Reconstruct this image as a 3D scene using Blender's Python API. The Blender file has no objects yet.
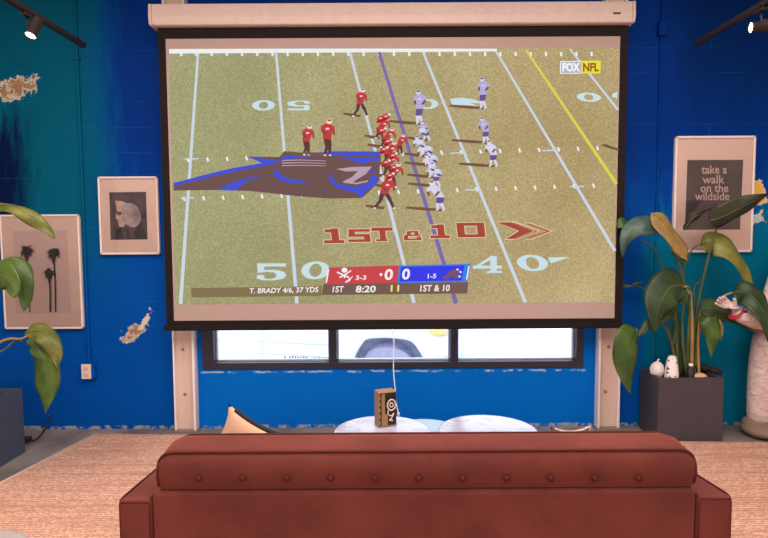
import bpy, bmesh, math, random
from mathutils import Vector, Matrix, noise
random.seed(7)
S = bpy.context.scene
COL = S.collection
PI = math.pi

# ------------------------------------------------------------------ camera
F_PX, TILT, ROLL, EYE = 580.0, 0.067, 0.006, 1.5
ct, st = math.cos(TILT), math.sin(TILT)
FW = Vector((0, ct, -st)); U0 = Vector((0, st, ct)); R0 = Vector((1, 0, 0))
RR = R0*math.cos(ROLL) - U0*math.sin(ROLL)
UU = R0*math.sin(ROLL) + U0*math.cos(ROLL)
CAM = Vector((0, 0, EYE))
cd = bpy.data.cameras.new('camera'); cam = bpy.data.objects.new('camera', cd); COL.objects.link(cam)
cd.sensor_fit = 'HORIZONTAL'; cd.sensor_width = 36; cd.lens = F_PX/768*36; cd.clip_start = .05
M = Matrix((RR, UU, -FW)).transposed().to_4x4(); M.translation = CAM
cam.matrix_world = M
S.camera = cam

def ray(px, py):
    return FW + RR*((px-384)/F_PX) + UU*((269-py)/F_PX)
def at(px, py, Y):            # point on the vertical plane y = Y
    d = ray(px, py); return CAM + d*(Y/d.y)
def atz(px, py, z):           # point on the horizontal plane z
    d = ray(px, py); return CAM + d*((z-EYE)/d.z)

# ------------------------------------------------------------------ materials
def lin(c):
    c = c/255
    return c/12.92 if c <= .04045 else ((c+.055)/1.055)**2.4
def rgb(r, g, b): return (lin(r), lin(g), lin(b), 1)

class N:                      # tiny node helper
    def __init__(s, name):
        s.m = bpy.data.materials.new(name); s.m.use_nodes = True
        s.t = s.m.node_tree; s.b = s.t.nodes['Principled BSDF']; s.out = s.t.nodes['Material Output']
    def n(s, typ, **kw):
        x = s.t.nodes.new(typ)
        for k, v in kw.items(): setattr(x, k, v)
        return x
    def l(s, a, b): s.t.links.new(a, b)
    def put(s, sock, v):
        if isinstance(v, bpy.types.NodeSocket): s.l(v, sock)
        else: sock.default_value = v
    def math(s, op, a, b=0.0, c=None, clamp=False):
        x = s.n('ShaderNodeMath', operation=op, use_clamp=clamp)
        s.put(x.inputs[0], a); s.put(x.inputs[1], b)
        if c is not None: s.put(x.inputs[2], c)
        return x.outputs[0]
    def step(s, v, a, b):
        x = s.n('ShaderNodeMapRange', interpolation_type='SMOOTHSTEP')
        s.put(x.inputs[0], v); x.inputs[1].default_value = a; x.inputs[2].default_value = b
        return x.outputs[0]
    def mix(s, f, a, b):
        x = s.n('ShaderNodeMix', data_type='RGBA')
        s.put(x.inputs[0], f); s.put(x.inputs[6], a); s.put(x.inputs[7], b)
        return x.outputs[2]
    def obj(s):
        return s.n('ShaderNodeTexCoord').outputs['Object']
    def xyz(s, v):
        x = s.n('ShaderNodeSeparateXYZ'); s.l(v, x.inputs[0]); return x.outputs
    def comb(s, a, b, c=0.0):
        x = s.n('ShaderNodeCombineXYZ'); s.put(x.inputs[0], a); s.put(x.inputs[1], b); s.put(x.inputs[2], c); return x.outputs[0]
    def noise(s, v, scale, detail=4, rough=.55, dist=0.0):
        x = s.n('ShaderNodeTexNoise'); s.l(v, x.inputs['Vector'])
        x.inputs['Scale'].default_value = scale; x.inputs['Detail'].default_value = detail
        x.inputs['Roughness'].default_value = rough; x.inputs['Distortion'].default_value = dist
        return x.outputs['Fac']
    def scale(s, v, sx, sy, sz):
        x = s.n('ShaderNodeMapping'); s.l(v, x.inputs[0]); x.inputs['Scale'].default_value = (sx, sy, sz); return x.outputs[0]
    def bump(s, h, strength, dist=.01):
        x = s.n('ShaderNodeBump'); x.inputs['Strength'].default_value = strength; x.inputs['Distance'].default_value = dist
        s.l(h, x.inputs['Height']); s.l(x.outputs[0], s.b.inputs['Normal'])
    def base(s, c): s.put(s.b.inputs['Base Color'], c)
    def set(s, **kw):
        for k, v in kw.items(): s.b.inputs[k.replace('_', ' ')].default_value = v
        return s

def simple(name, c, rough=.6, metal=0.0, var=.12, scale=30, bump=0.0, spec=.5, sheen=0.0, sub=None):
    a = N(name); v = a.obj(); f = a.noise(v, scale)
    d = tuple(x*(1-var) for x in c[:3])+(1,); e = tuple(min(1, x*(1+var)) for x in c[:3])+(1,)
    a.base(a.mix(f, d, e)); a.set(Roughness=rough, Metallic=metal)
    a.b.inputs['Specular IOR Level'].default_value = spec
    if sheen: a.b.inputs['Sheen Weight'].default_value = sheen
    if bump: a.bump(f, bump, .004)
    return a.m

def emit(name, c, strength=1.0):
    a = N(name); e = a.n('ShaderNodeEmission'); e.inputs[0].default_value = c; e.inputs[1].default_value = strength
    a.l(e.outputs[0], a.out.inputs[0]); return a.m

# ------------------------------------------------------------------ mesh building
ORI = {}
class MB:
    def __init__(s): s.bm = bmesh.new(); s.mi = 0
    def faces(s, vs, fs, smooth=False):
        v = [s.bm.verts.new(p) for p in vs]
        for f in fs:
            try:
                q = s.bm.faces.new([v[i] for i in f]); q.material_index = s.mi; q.smooth = smooth
            except ValueError: pass
        return s
    def box(s, x0, x1, y0, y1, z0, z1, rot=0, c=None):
        vs = [Vector((x, y, z)) for x in (x0, x1) for y in (y0, y1) for z in (z0, z1)]
        if rot:
            c = Vector(c) if c else Vector(((x0+x1)/2, (y0+y1)/2, 0)); R = Matrix.Rotation(rot, 3, 'Z')
            vs = [R @ (p-c) + c for p in vs]
        return s.faces(vs, [(0,1,3,2),(4,6,7,5),(0,4,5,1),(2,3,7,6),(0,2,6,4),(1,5,7,3)])
    def poly(s, pts): return s.faces(pts, [tuple(range(len(pts)))])
    def prism(s, pts, off):
        off = Vector(off); n = len(pts); a = [Vector(p) for p in pts]; vs = a + [p+off for p in a]
        return s.faces(vs, [tuple(range(n)), tuple(range(2*n-1, n-1, -1))] + [(i, i+n, (i+1) % n+n, (i+1) % n) for i in range(n)])
    def lathe(s, prof, c, axis=Vector((0, 0, 1)), seg=32, smooth=True, cap=True):
        c = Vector(c); axis = Vector(axis).normalized()
        h = Vector((1, 0, 0)) if abs(axis.x) < .9 else Vector((0, 1, 0))
        a = (h - axis*h.dot(axis)).normalized(); b = axis.cross(a)
        vs, fs = [], []
        for r, z in prof:
            for k in range(seg):
                t = 2*PI*k/seg; vs.append(c + axis*z + (a*math.cos(t)+b*math.sin(t))*r)
        for i in range(len(prof)-1):
            for k in range(seg):
                k2 = (k+1) % seg; fs.append((i*seg+k, i*seg+k2, (i+1)*seg+k2, (i+1)*seg+k))
        s.faces(vs, fs, smooth)
        if cap:
            for i in (0, len(prof)-1):
                if prof[i][0] > 1e-6: s.faces(vs[i*seg:(i+1)*seg], [tuple(range(seg))])
        return s
    def cyl(s, p0, p1, r0, r1=None, seg=20, smooth=True):
        p0, p1 = Vector(p0), Vector(p1); r1 = r0 if r1 is None else r1
        return s.lathe([(r0, 0), (r1, (p1-p0).length)], p0, p1-p0, seg, smooth)
    def tube(s, pts, r, seg=8, closed=False):
        pts = [Vector(p) for p in pts]; n = len(pts)
        rs = r if isinstance(r, (list, tuple)) else [r]*n
        up = None; vs, fs = [], []
        for i, p in enumerate(pts):
            if closed: t = pts[(i+1) % n]-pts[i-1]
            else: t = pts[min(i+1, n-1)]-pts[max(i-1, 0)]
            t.normalize()
            if up is None: up = Vector((0, 0, 1)) if abs(t.z) < .9 else Vector((0, 1, 0))
            a = up - t*up.dot(t)
            if a.length < 1e-4: a = Vector((1, 0, 0)) - t*t.x
            a.normalize(); up = a; b = t.cross(a)
            for k in range(seg):
                w = 2*PI*k/seg; vs.append(p + (a*math.cos(w)+b*math.sin(w))*rs[i])
        m = n if closed else n-1
        for i in range(m):
            j = (i+1) % n
            for k in range(seg):
                k2 = (k+1) % seg; fs.append((i*seg+k, i*seg+k2, j*seg+k2, j*seg+k))
        if not closed: fs += [tuple(range(seg)), tuple(range((n-1)*seg, n*seg))]
        return s.faces(vs, fs, True)
    def ball(s, c, r, seg=20, ring=12):
        r = Vector(r) if not isinstance(r, (int, float)) else Vector((r, r, r)); c = Vector(c)
        vs, fs = [], []
        for i in range(ring+1):
            p = PI*i/ring
            for k in range(seg):
                t = 2*PI*k/seg
                vs.append(c+Vector((r.x*math.sin(p)*math.cos(t), r.y*math.sin(p)*math.sin(t), -r.z*math.cos(p))))
        for i in range(ring):
            for k in range(seg):
                k2 = (k+1) % seg; fs.append((i*seg+k, i*seg+k2, (i+1)*seg+k2, (i+1)*seg+k))
        s.faces(vs, fs, True); bmesh.ops.remove_doubles(s.bm, verts=s.bm.verts, dist=1e-6); return s
    def build(s, name, mats, parent=None, bevel=0, bseg=3, smooth=None, local=False, subsurf=0, solid=0, normals=True):
        me = bpy.data.meshes.new(name)
        if normals: bmesh.ops.recalc_face_normals(s.bm, faces=s.bm.faces)
        o0 = Vector((0, 0, 0))
        if parent is not None: o0 = ORI[parent.name]
        if not local and o0.length:
            bmesh.ops.translate(s.bm, verts=s.bm.verts, vec=-o0)
        if smooth:
            for f in s.bm.faces: f.smooth = True
        s.bm.to_mesh(me); s.bm.free()
        for m in (mats if isinstance(mats, (list, tuple)) else [mats]): me.materials.append(m)
        o = bpy.data.objects.new(name, me); COL.objects.link(o)
        if parent is not None: o.parent = parent
        ORI[o.name] = o0
        if solid: x = o.modifiers.new('solid', 'SOLIDIFY'); x.thickness = solid; x.offset = 0
        if bevel:
            x = o.modifiers.new('bevel', 'BEVEL'); x.width = bevel; x.segments = bseg; x.limit_method = 'ANGLE'; x.angle_limit = .6
            x.harden_normals = False
        if subsurf: x = o.modifiers.new('sub', 'SUBSURF'); x.levels = subsurf; x.render_levels = subsurf
        return o

def tag(o, label=None, cat=None, group=None, kind=None):
    if label: o['label'] = label
    if cat: o['category'] = cat
    if group: o['group'] = group
    if kind: o['kind'] = kind
    return o
def thing(name, loc, label, cat, group=None, rz=0):
    o = bpy.data.objects.new(name, None); COL.objects.link(o); o.location = loc; o.rotation_euler = (0, 0, rz)
    o.empty_display_size = .1
    ORI[o.name] = Vector(loc); return tag(o, label, cat, group)
def struct(o): o['kind'] = 'structure'; return o

def spline(pts, n):           # Catmull-Rom through pts
    pts = [Vector(p) for p in pts]
    P = [pts[0]*2-pts[1]] + pts + [pts[-1]*2-pts[-2]]
    out = []; segs = len(pts)-1
    for i in range(n+1):
        u = i/n*segs; k = min(int(u), segs-1); t = u-k
        a, b, c, d = P[k:k+4]
        out.append(.5*((2*b)+(c-a)*t+(2*a-5*b+4*c-d)*t*t+(3*b-a-3*c+d)*t**3))
    return out

# ------------------------------------------------------------------ the wall with the window
WY = 4.33                      # front face of the far wall
WT = .22
H = 3.5
XL, XR, YB = -4.4, 4.4, -4.0
wa = at(203, 370, WY); wb = at(583, 366, WY)
WX0, WX1, WZ0, WZ1 = wa.x, wb.x, (wa.z+wb.z)/2, 2.25

def wall_material():
    a = N('mural_painted_block'); v = a.n('ShaderNodeNewGeometry').outputs['Position']; x, y, z = a.xyz(v)
    streak = a.noise(a.scale(v, 6, 1, .9), 3, 6, .65)
    patchy = a.noise(v, 2.2, 3)
    wob = a.math('MULTIPLY', a.math('SUBTRACT', streak, .5), .9)
    xs = a.math('ADD', x, a.math('MULTIPLY', wob, .45)); zs = a.math('ADD', z, wob)
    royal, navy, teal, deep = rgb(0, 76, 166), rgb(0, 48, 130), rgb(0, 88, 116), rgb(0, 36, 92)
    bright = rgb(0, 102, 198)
    c = a.mix(a.step(zs, .85, 2.0), royal, rgb(0, 66, 150))  # mural blue, with the upper wall's shade partly painted in
    # teal on the upper left, melting into blue below and toward the screen
    tl = a.math('MULTIPLY', a.step(xs, -1.75, -2.3), a.step(zs, .75, 1.75))
    c = a.mix(tl, c, teal)
    # navy mural zones by the screen and high right, with upper shade painted in
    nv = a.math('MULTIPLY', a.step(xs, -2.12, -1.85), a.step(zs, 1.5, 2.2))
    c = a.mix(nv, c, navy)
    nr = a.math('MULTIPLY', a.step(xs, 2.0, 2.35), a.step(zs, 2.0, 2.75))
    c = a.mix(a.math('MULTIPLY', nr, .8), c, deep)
    # dark drips at far left
    dl = a.math('MULTIPLY', a.step(xs, -2.5, -2.78), a.math('MULTIPLY', a.step(zs, 2.5, 2.15), a.step(zs, 1.0, 1.7)))
    c = a.mix(dl, c, rgb(4, 22, 66))
    # teal on the lower right behind the plant
    tr = a.math('MULTIPLY', a.step(xs, 1.86, 2.05), a.step(zs, 1.72, 1.42))
    c = a.mix(tr, c, rgb(0, 108, 142))
    # bright blue beneath the window, light reaching there painted into the colour
    bl = a.math('MULTIPLY', a.math('MULTIPLY', a.step(x, -1.62, -1.55), a.step(x, 1.68, 1.62)), a.step(z, .95, .8))
    c = a.mix(bl, c, bright)
    c = a.mix(a.math('MULTIPLY', a.step(patchy, .35, .75), .10), c, rgb(0, 30, 80))
    # dull drips
    c = a.mix(a.math('MULTIPLY', a.step(streak, .62, .8), .25), c, rgb(0, 104, 150))
    # block joints
    zl = at(680, 47, WY).z
    br = a.n('ShaderNodeTexBrick'); a.l(a.comb(x, a.math('SUBTRACT', z, zl)), br.inputs['Vector'])
    br.inputs['Scale'].default_value = 1.0; br.inputs['Mortar Size'].default_value = .0022; br.inputs['Mortar Smooth'].default_value = .25
    br.inputs['Brick Width'].default_value = 1.6; br.inputs['Row Height'].default_value = .1845
    br.offset = .5
    jn = a.math('MULTIPLY', br.outputs['Fac'], a.step(a.noise(v, 3.0, 3), .4, .66))
    c = a.mix(a.math('MULTIPLY', jn, .22), c, rgb(50, 130, 185))
    # places where the paint has come away
    fine = a.noise(v, 17, 5, .7)
    def peel(px, py, rx, rz, col, c, thr=.5, tilt=0.0):
        p = at(px, py, WY)
        dx = a.math('SUBTRACT', x, p.x); dz = a.math('SUBTRACT', z, p.z)
        ca, sa = math.cos(tilt), math.sin(tilt)
        u = a.math('ADD', a.math('MULTIPLY', dx, ca), a.math('MULTIPLY', dz, sa))
        w = a.math('SUBTRACT', a.math('MULTIPLY', dz, ca), a.math('MULTIPLY', dx, sa))
        d = a.math('SQRT', a.math('ADD', a.math('POWER', a.math('DIVIDE', u, rx), 2.0), a.math('POWER', a.math('DIVIDE', w, rz), 2.0)))
        f = a.math('ADD', a.math('SUBTRACT', 1.0, d), a.math('MULTIPLY', a.math('SUBTRACT', fine, .5), 2.6))
        rim = a.step(f, thr-.22, thr-.18); core = a.step(f, thr-.02, thr+.02)
        c = a.mix(rim, c, rgb(190, 185, 170))
        return a.mix(core, c, col)
    tan = a.mix(a.noise(v, 40), rgb(112, 92, 70), rgb(176, 138, 102))
    c = peel(14, 87, .25, .10, tan, c, .50, .3)
    c = peel(4, 92, .10, .09, tan, c, .55)
    c = peel(135, 332, .13, .065, tan, c, .42, .5)
    c = peel(145, 321, .13, .035, rgb(205, 200, 190), c, .5, 1.05)
    c = peel(757, 190, .10, .13, rgb(212, 168, 78), c, .5, .3)
    c = peel(760, 217, .16, .12, rgb(150, 190, 205), c, .95)
    # chipped white strip along the sill and along the floor
    zz = a.math('ADD', z, a.math('MULTIPLY', a.math('SUBTRACT', fine, .5), .03))
    sill = a.math('MULTIPLY', a.math('MULTIPLY', a.step(zz, WZ0-.034, WZ0-.028), a.step(zz, WZ0-.014, WZ0-.02)), a.math('MULTIPLY', a.step(x, WX0-.03, WX0), a.step(x, WX1+.03, WX1)))
    c = a.mix(a.math('MULTIPLY', sill, a.math('MULTIPLY', a.step(a.noise(v, 9, 3), .46, .56), .7)), c, rgb(170, 195, 215))
    foot = a.step(zz, .03, .022)
    c = a.mix(a.math('MULTIPLY', foot, a.step(a.noise(v, 12, 5, .7), .46, .54)), c, rgb(140, 150, 160))
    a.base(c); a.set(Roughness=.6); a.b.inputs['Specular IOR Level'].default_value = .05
    h = a.math('ADD', a.math('MULTIPLY', a.math('SUBTRACT', 1.0, br.outputs['Fac']), 1.0), a.math('MULTIPLY', a.noise(v, 60, 4), .5))
    a.bump(h, .35, .005)
    return a.m
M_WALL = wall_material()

w = MB()
def wall_cell(x0, x1, z0, z1): w.box(x0, x1, WY, WY+WT, z0, z1)
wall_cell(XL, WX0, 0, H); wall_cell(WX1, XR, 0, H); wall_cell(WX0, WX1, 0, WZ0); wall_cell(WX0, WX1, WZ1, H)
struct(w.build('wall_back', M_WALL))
M_PLAIN = simple('painted_plain_wall', rgb(196, 178, 168), .7)
M_CEIL = simple('dark_ceiling_paint', rgb(120, 112, 108), .8)
struct(MB().box(XL-.15, XL, YB, WY+WT, 0, H).build('wall_left', M_PLAIN))
struct(MB().box(XR, XR+.15, YB, WY+WT, 0, H).build('wall_right', M_PLAIN))
struct(MB().box(XL-.15, XR+.15, YB-.15, YB, 0, H).build('wall_front', M_PLAIN))
struct(MB().box(XL-.15, XR+.15, YB-.15, WY+WT, H, H+.15).build('ceiling', M_CEIL))
def concrete():
    a = N('worn_concrete'); v = a.obj()
    c = a.mix(a.step(a.noise(v, 2.5, 6, .65), .3, .7), rgb(96, 90, 86), rgb(140, 132, 126))
    c = a.mix(a.math('MULTIPLY', a.step(a.noise(v, 14, 5, .7), .55, .7), .5), c, rgb(92, 84, 78))
    a.base(c); a.set(Roughness=.6); a.bump(a.noise(v, 40), .2, .003); return a.m
M_CONC = concrete()
struct(MB().box(XL-.15, XR+.15, YB-.15, WY+WT, -.12, 0).build('floor', M_CONC))

# ------------------------------------------------------------------ rug
def rug_mat():
    a = N('woven_jute'); v = a.obj(); x, y, z = a.xyz(v)
    rib = a.math('SINE', a.math('MULTIPLY', y, 2*PI/.022))
    kn = a.noise(a.scale(v, .5, 1, 1), 110, 3, .75)
    row = a.noise(a.scale(v, .06, 1, 1), 26, 4, .7)
    c = a.mix(a.step(kn, .36, .66), rgb(176, 130, 108), rgb(234, 196, 176))
    c = a.mix(a.math('MULTIPLY', a.step(row, .46, .66), .6), c, rgb(172, 120, 96))
    c = a.mix(a.math('MULTIPLY', a.step(rib, .2, -1), .35), c, rgb(156, 112, 90))
    a.base(c); a.set(Roughness=.95); a.b.inputs['Specular IOR Level'].default_value = .1
    a.bump(a.math('ADD', rib, a.math('MULTIPLY', kn, 2.0)), .5, .004); return a.m
p0 = atz(96, 433.5, .012); p1 = atz(0, 483, .012)
d = (p1-p0); p2 = p0 + d*((p0.y+1.5)/(p0.y-p1.y))
rp = [(p0.x, p0.y, 0), (p2.x, p2.y, 0), (4.0, -1.5, 0), (4.0, 3.87, 0)]
rug = thing('rug', (0, 1.5, 0), 'large tan woven jute rug on the floor under the sofa', 'rug')
MB().prism([Vector(p) for p in rp], (0, 0, .012)).build('weave', rug_mat(), rug)
e0, e1 = Vector((p0.x, p0.y, .008)), Vector((p2.x, p2.y, .008))
M_BIND = simple('pale_binding', rgb(222, 196, 176), .9)
MB().tube([e0, e0.lerp(e1, .5), e1], .011, 6).build('binding', M_BIND, rug)

# ------------------------------------------------------------------ steel columns
M_COLM = N('weathered_column_paint')
_v = M_COLM.obj()
M_COLM.base(M_COLM.mix(M_COLM.step(M_COLM.noise(_v, 22, 5, .7), .66, .74), M_COLM.mix(M_COLM.noise(_v, 3), rgb(196, 174, 162), rgb(216, 194, 182)), rgb(120, 100, 90)))
M_COLM.set(Roughness=.55); M_COLM = M_COLM.m
M_FLANGE = simple('flange_daylight_white', rgb(226, 222, 222), .45)  # window daylight on the flange edges, painted as a whiter tone
M_STEEL = simple('bolt_steel', rgb(150, 138, 130), .4, .6)
for name, pa, pb in (('column', 175.5, 196.8), ('column', 597.0, 618.6)):
    x0 = at(pa, 430, 4.265).x; x1 = at(pb, 428, 4.265).x
    t = thing(name, ((x0+x1)/2, 4.30, 0), None, None); t['kind'] = 'structure'
    MB().box(x0+.012, x1-.012, 4.285, 4.329, .012, H).build('web', M_COLM, t, .002)
    MB().box(x0, x0+.014, 4.25, 4.329, .012, H).build('flange', M_FLANGE, t, .003)
    MB().box(x1-.018, x1, 4.25, 4.329, .012, H).build('flange', M_FLANGE, t, .003)
    MB().box(x0-.015, x1+.015, 4.235, 4.329, 0, .012).build('base_plate', M_STEEL, t, .002)
    xm = (x0+x1)/2
    for zz in (.28, .62, 2.96):
        b = MB(); b.lathe([(.012, 0), (.012, .006), (.006, .009), (0, .009)], (xm+random.uniform(-.02, .02), 4.285, zz), (0, -1, 0), 10)
        b.build('bolt', M_STEEL, t)

# ------------------------------------------------------------------ window
M_FRAME = simple('dark_bronze_frame', rgb(36, 38, 54), .45, .1)
M_ALU = simple('pale_inner_bead', rgb(205, 208, 220), .4)
g = N('window_glass'); tr = g.n('ShaderNodeBsdfTransparent'); gl = g.n('ShaderNodeBsdfGlossy'); gl.inputs['Roughness'].default_value = .02
tr.inputs[0].default_value = (.97, .98, 1, 1)
mx = g.n('ShaderNodeMixShader'); mx.inputs[0].default_value = .05
g.l(tr.outputs[0], mx.inputs[1]); g.l(gl.outputs[0], mx.inputs[2]); g.l(mx.outputs[0], g.out.inputs[0]); M_GLASS = g.m
win = thing('window_1', ((WX0+WX1)/2, WY, WZ0), None, None); win['kind'] = 'structure'
FY0, FY1 = WY-.012, WY+.06
def wx(px): return at(px, 350, FY0).x
zt = at(384, 362.2, FY0).z
fr = MB()
fr.box(WX0, wx(213.5), FY0, FY1, zt, WZ1-.06); fr.box(wx(576.5), WX1, FY0, FY1, zt, WZ1-.06)
fr.box(WX0, WX1, FY0, FY1, WZ0, zt); fr.box(WX0, WX1, FY0, FY1, WZ1-.06, WZ1)
fr.build('window_frame', M_FRAME, win, .004)
for pa, pb in ((329, 336.5), (451, 458)):
    MB().box(wx(pa), wx(pb), FY0+.002, FY1-.002, zt, WZ1-.06).build('mullion', M_FRAME, win, .003)
panes = ((213.5, 329), (336.5, 451), (458, 576.5))
for pa, pb in panes:
    x0, x1 = wx(pa), wx(pb)
    MB().box(x0, x1, WY+.045, WY+.051, zt, WZ1-.06).build('pane', M_GLASS, win)
    bd = MB(); bd.box(x0, x0+.012, WY+.052, WY+.09, zt, WZ1-.06); bd.box(x1-.012, x1, WY+.052, WY+.09, zt, WZ1-.06); bd.box(x0, x1, WY+.052, WY+.09, zt, zt+.012)
    bd.build('glazing_bead', M_ALU, win)

# ------------------------------------------------------------------ outside: street and white van
M_STREET = simple('sunlit_street', rgb(236, 236, 238), .9)
SZ = -.65
struct(MB().box(-30, 30, WY+WT+.02, 60, SZ-.2, SZ).build('ground_outside', M_STREET))
M_VAN = simple('white_van_paint', rgb(236, 238, 246), .3)
M_TYRE = simple('hazed_van_tyre', rgb(162, 158, 178), .8)  # outdoor glare haze painted into the pale tyre and wheel well
M_WELL = simple('hazed_wheel_well', rgb(186, 184, 206), .8)
M_SEAM = simple('grey_panel_seam', rgb(196, 196, 210), .6)
M_LETTER = simple('grey_lettering', rgb(120, 125, 140), .6)
M_HUB = simple('steel_wheel', rgb(170, 172, 184), .4, .5)
M_AMB = simple('amber_lens', rgb(246, 214, 130), .25)
M_LENS = simple('clear_lamp_lens', rgb(225, 225, 225), .15)
M_DARKG = simple('dark_van_glass', rgb(40, 46, 56), .1)
VC = Vector((.02, 7.25, SZ))
van = thing('van', VC, 'white van parked in the street outside the window', 'vehicle', None, math.radians(-15))
body = MB()
AR = .43; wz = .36
prof = [(-4.35, .22), (-4.35, 1.98), (-4.2, 2.1), (-.95, 2.1), (-.55, 1.98), (.1, 1.32), (.82, 1.12), (.98, .95), (1.02, .30), (.96, .2)]
arch = [(.60, .2), (.57, .42), (.46, .66), (.28, .81), (-.20, .81), (-.36, .69), (-.48, .44), (-.52, .2)]
out = prof + [(a_[0], a_[1]) for a_ in arch] + [(-2.55, .2)] + [(-3.05+a_[0], a_[1]) for a_ in arch] + [(-4.2, .2)]
body.prism([Vector((x, 0, z)) for x, z in out], (0, 1.9, 0))
body.build('body', M_VAN, van, .03, 2, local=True)
for cx in (0, -3.05):
    a_ = MB()
    ap = [Vector((cx+x, -.012, z)) for x, z in arch]
    a_.tube(spline(ap, 40), .035, 8); a_.build('arch_trim', M_VAN, van, local=True)
    MB().box(cx-.51, cx+.59, .30, .32, .2, .80).build('wheel_well', M_WELL, van, local=True)
    tm = MB(); tm.lathe([(.19, 0), (.30, .0), (.345, .03), (.355, .09), (.345, .17), (.30, .2), (.19, .2)], (cx, .05, wz), (0, 1, 0), 36)
    ty = tm.build('tyre', M_TYRE, van, local=True)
    hb = MB(); hb.lathe([(0, .02), (.06, .02), (.07, .05), (.15, .06), (.18, .02), (.20, .02), (.20, .15)], (cx, .045, wz), (0, 1, 0), 32, cap=False)
    for k in range(6):
        t_ = k*PI/3; hb.cyl((cx+.1*math.cos(t_), .08, wz+.1*math.sin(t_)), (cx+.1*math.cos(t_), .1, wz+.1*math.sin(t_)), .025, seg=8)
    hb.build('hub', M_HUB, ty, local=True)
for zz in (.50, .66, .92):
    MB().box(-4.3, -.62, -.006, .01, zz, zz+.014).build('side_crease', M_SEAM, van, local=True)
for xx in (-.70, -1.72):
    MB().box(xx, xx+.012, -.005, .01, .24, 2.0).build('door_seam', M_SEAM, van, local=True)
MB().box(-1.62, -.72, -.008, .01, 1.28, 1.86).build('side_glass', M_DARKG, van, .02, local=True)
MB().poly([(.05, .18, 1.40), (-.50, .18, 1.98), (-.50, 1.72, 1.98), (.05, 1.72, 1.40)]).build('windscreen', M_DARKG, van, local=True, solid=.02)
hl = MB(); hl.ball((.68, -.0, .90), (.13, .03, .06), 20, 10); hl.build('headlight', M_AMB, van, local=True)
hl = MB(); hl.ball((.80, -.0, .95), (.10, .03, .085), 20, 10); hl.build('headlight', M_LENS, van, local=True)
MB().prism([(.60, -.012, .53), (.78, -.012, .60), (.70, -.012, .53), (.64, -.012, .49)], (0, .02, 0)).build('side_badge', M_SEAM, van, local=True)
# tiny line of door lettering, too far away to read in the photograph
rng = random.Random(3); lt = MB(); xx = -1.40
for wl in (1, 7, 0, 3, 9):
    for _ in range(wl):
        lt.box(xx, xx+.022, -.004, .008, .455, .455+rng.choice((.035, .045))); xx += .040
    xx += .03
lt.build('lettering', M_LETTER, van, local=True)

# ------------------------------------------------------------------ projector screen
SY = 4.14
M_CASE = simple('cream_screen_case', rgb(204, 186, 178), .45)
M_BLACK = simple('black_screen_border', rgb(26, 20, 20), .8, spec=.2)
M_MATTE = simple('white_screen_cloth', rgb(168, 150, 144), .9, var=.03, spec=.1)
M_DARKP = simple('dark_plastic', rgb(38, 32, 32), .5)
tl, tr_, bl, br_ = at(158, 27, SY), at(627.3, 25, SY), at(168, 328, SY), at(617.5, 327.5, SY)
SX0, SX1 = at(162, 175, SY).x, at(625.2, 180, SY).x
SZ0, SZ1 = (bl.z+br_.z)/2, (tl.z+tr_.z)/2
CZ0, CZ1 = SZ1-.004, SZ1+.145
scr = thing('projector_screen', ((SX0+SX1)/2, SY+.06, SZ0), 'big pull-down projector screen showing a football game, hung before the window', 'screen')
MB().box(SX0, SX1, SY, SY+.004, SZ0+.02, CZ0+.03).build('black_border', M_BLACK, scr)
il, ir, it, ib = at(169.8, 180, SY-.002).x, at(617.3, 180, SY-.002).x, at(392, 37.6, SY-.002).z, at(392, 319.5, SY-.002).z
MB().box(il, ir, SY-.002, SY+.001, ib, it).build('white_cloth', M_MATTE, scr)
MB().box(SX0-.02, SX1+.02, SY-.012, SY+.016, SZ0-.012, SZ0+.024).build('bottom_bar', M_BLACK, scr, .006)
CX0, CX1 = at(152, 20, SY-.05).x, at(632, 17, SY-.05).x
cp = [(-.055, .142), (-.06, .055), (-.052, .006), (-.04, 0), (.07, 0), (.08, .02), (.08, .135), (.07, .145), (-.045, .145)]
c = MB(); c.prism([Vector((CX0, SY+yy, CZ0+zz)) for yy, zz in cp], (CX1-CX0, 0, 0)); c.build('case', M_CASE, scr, .004)
for s_, xx in ((-1, CX0), (1, CX1)):
    c = MB(); c.prism([Vector((xx, SY+yy*1.08-.003, CZ0+.0+zz*1.0)) for yy, zz in cp], (s_*.022, 0, 0)); c.build('end_cap', M_CASE, scr, .012, 4)
for xx in (at(170, 4, 4.2).x, at(618, 3, 4.2).x):
    MB().box(xx-.03, xx+.03, SY+.08, 4.249, CZ0+.03, CZ0+.12).build('wall_bracket', M_STEEL, scr, .004)
q = at(617, 13.2, SY-.062); MB().box(q.x-.026, q.x+.026, SY-.064, SY-.056, q.z-.006, q.z+.006).build('case_badge', M_DARKP, scr, .002)
pc = spline([at(392.5, 329, SY-.014), at(394, 345, SY-.02), at(393.5, 370, SY-.02), at(395.5, 392, SY-.02), at(396, 402, SY-.02), at(398.5, 414, SY-.02)], 24)
M_CORD = simple('white_cord', rgb(232, 234, 240), .6)
cm = MB(); cm.tube(pc, .0042, 6); cm.ball(pc[-1], (.009, .009, .016), 10, 8); cm.ball(pc[1], (.009, .009, .02), 10, 8); cm.build('pull_cord', M_CORD, scr)

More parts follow.
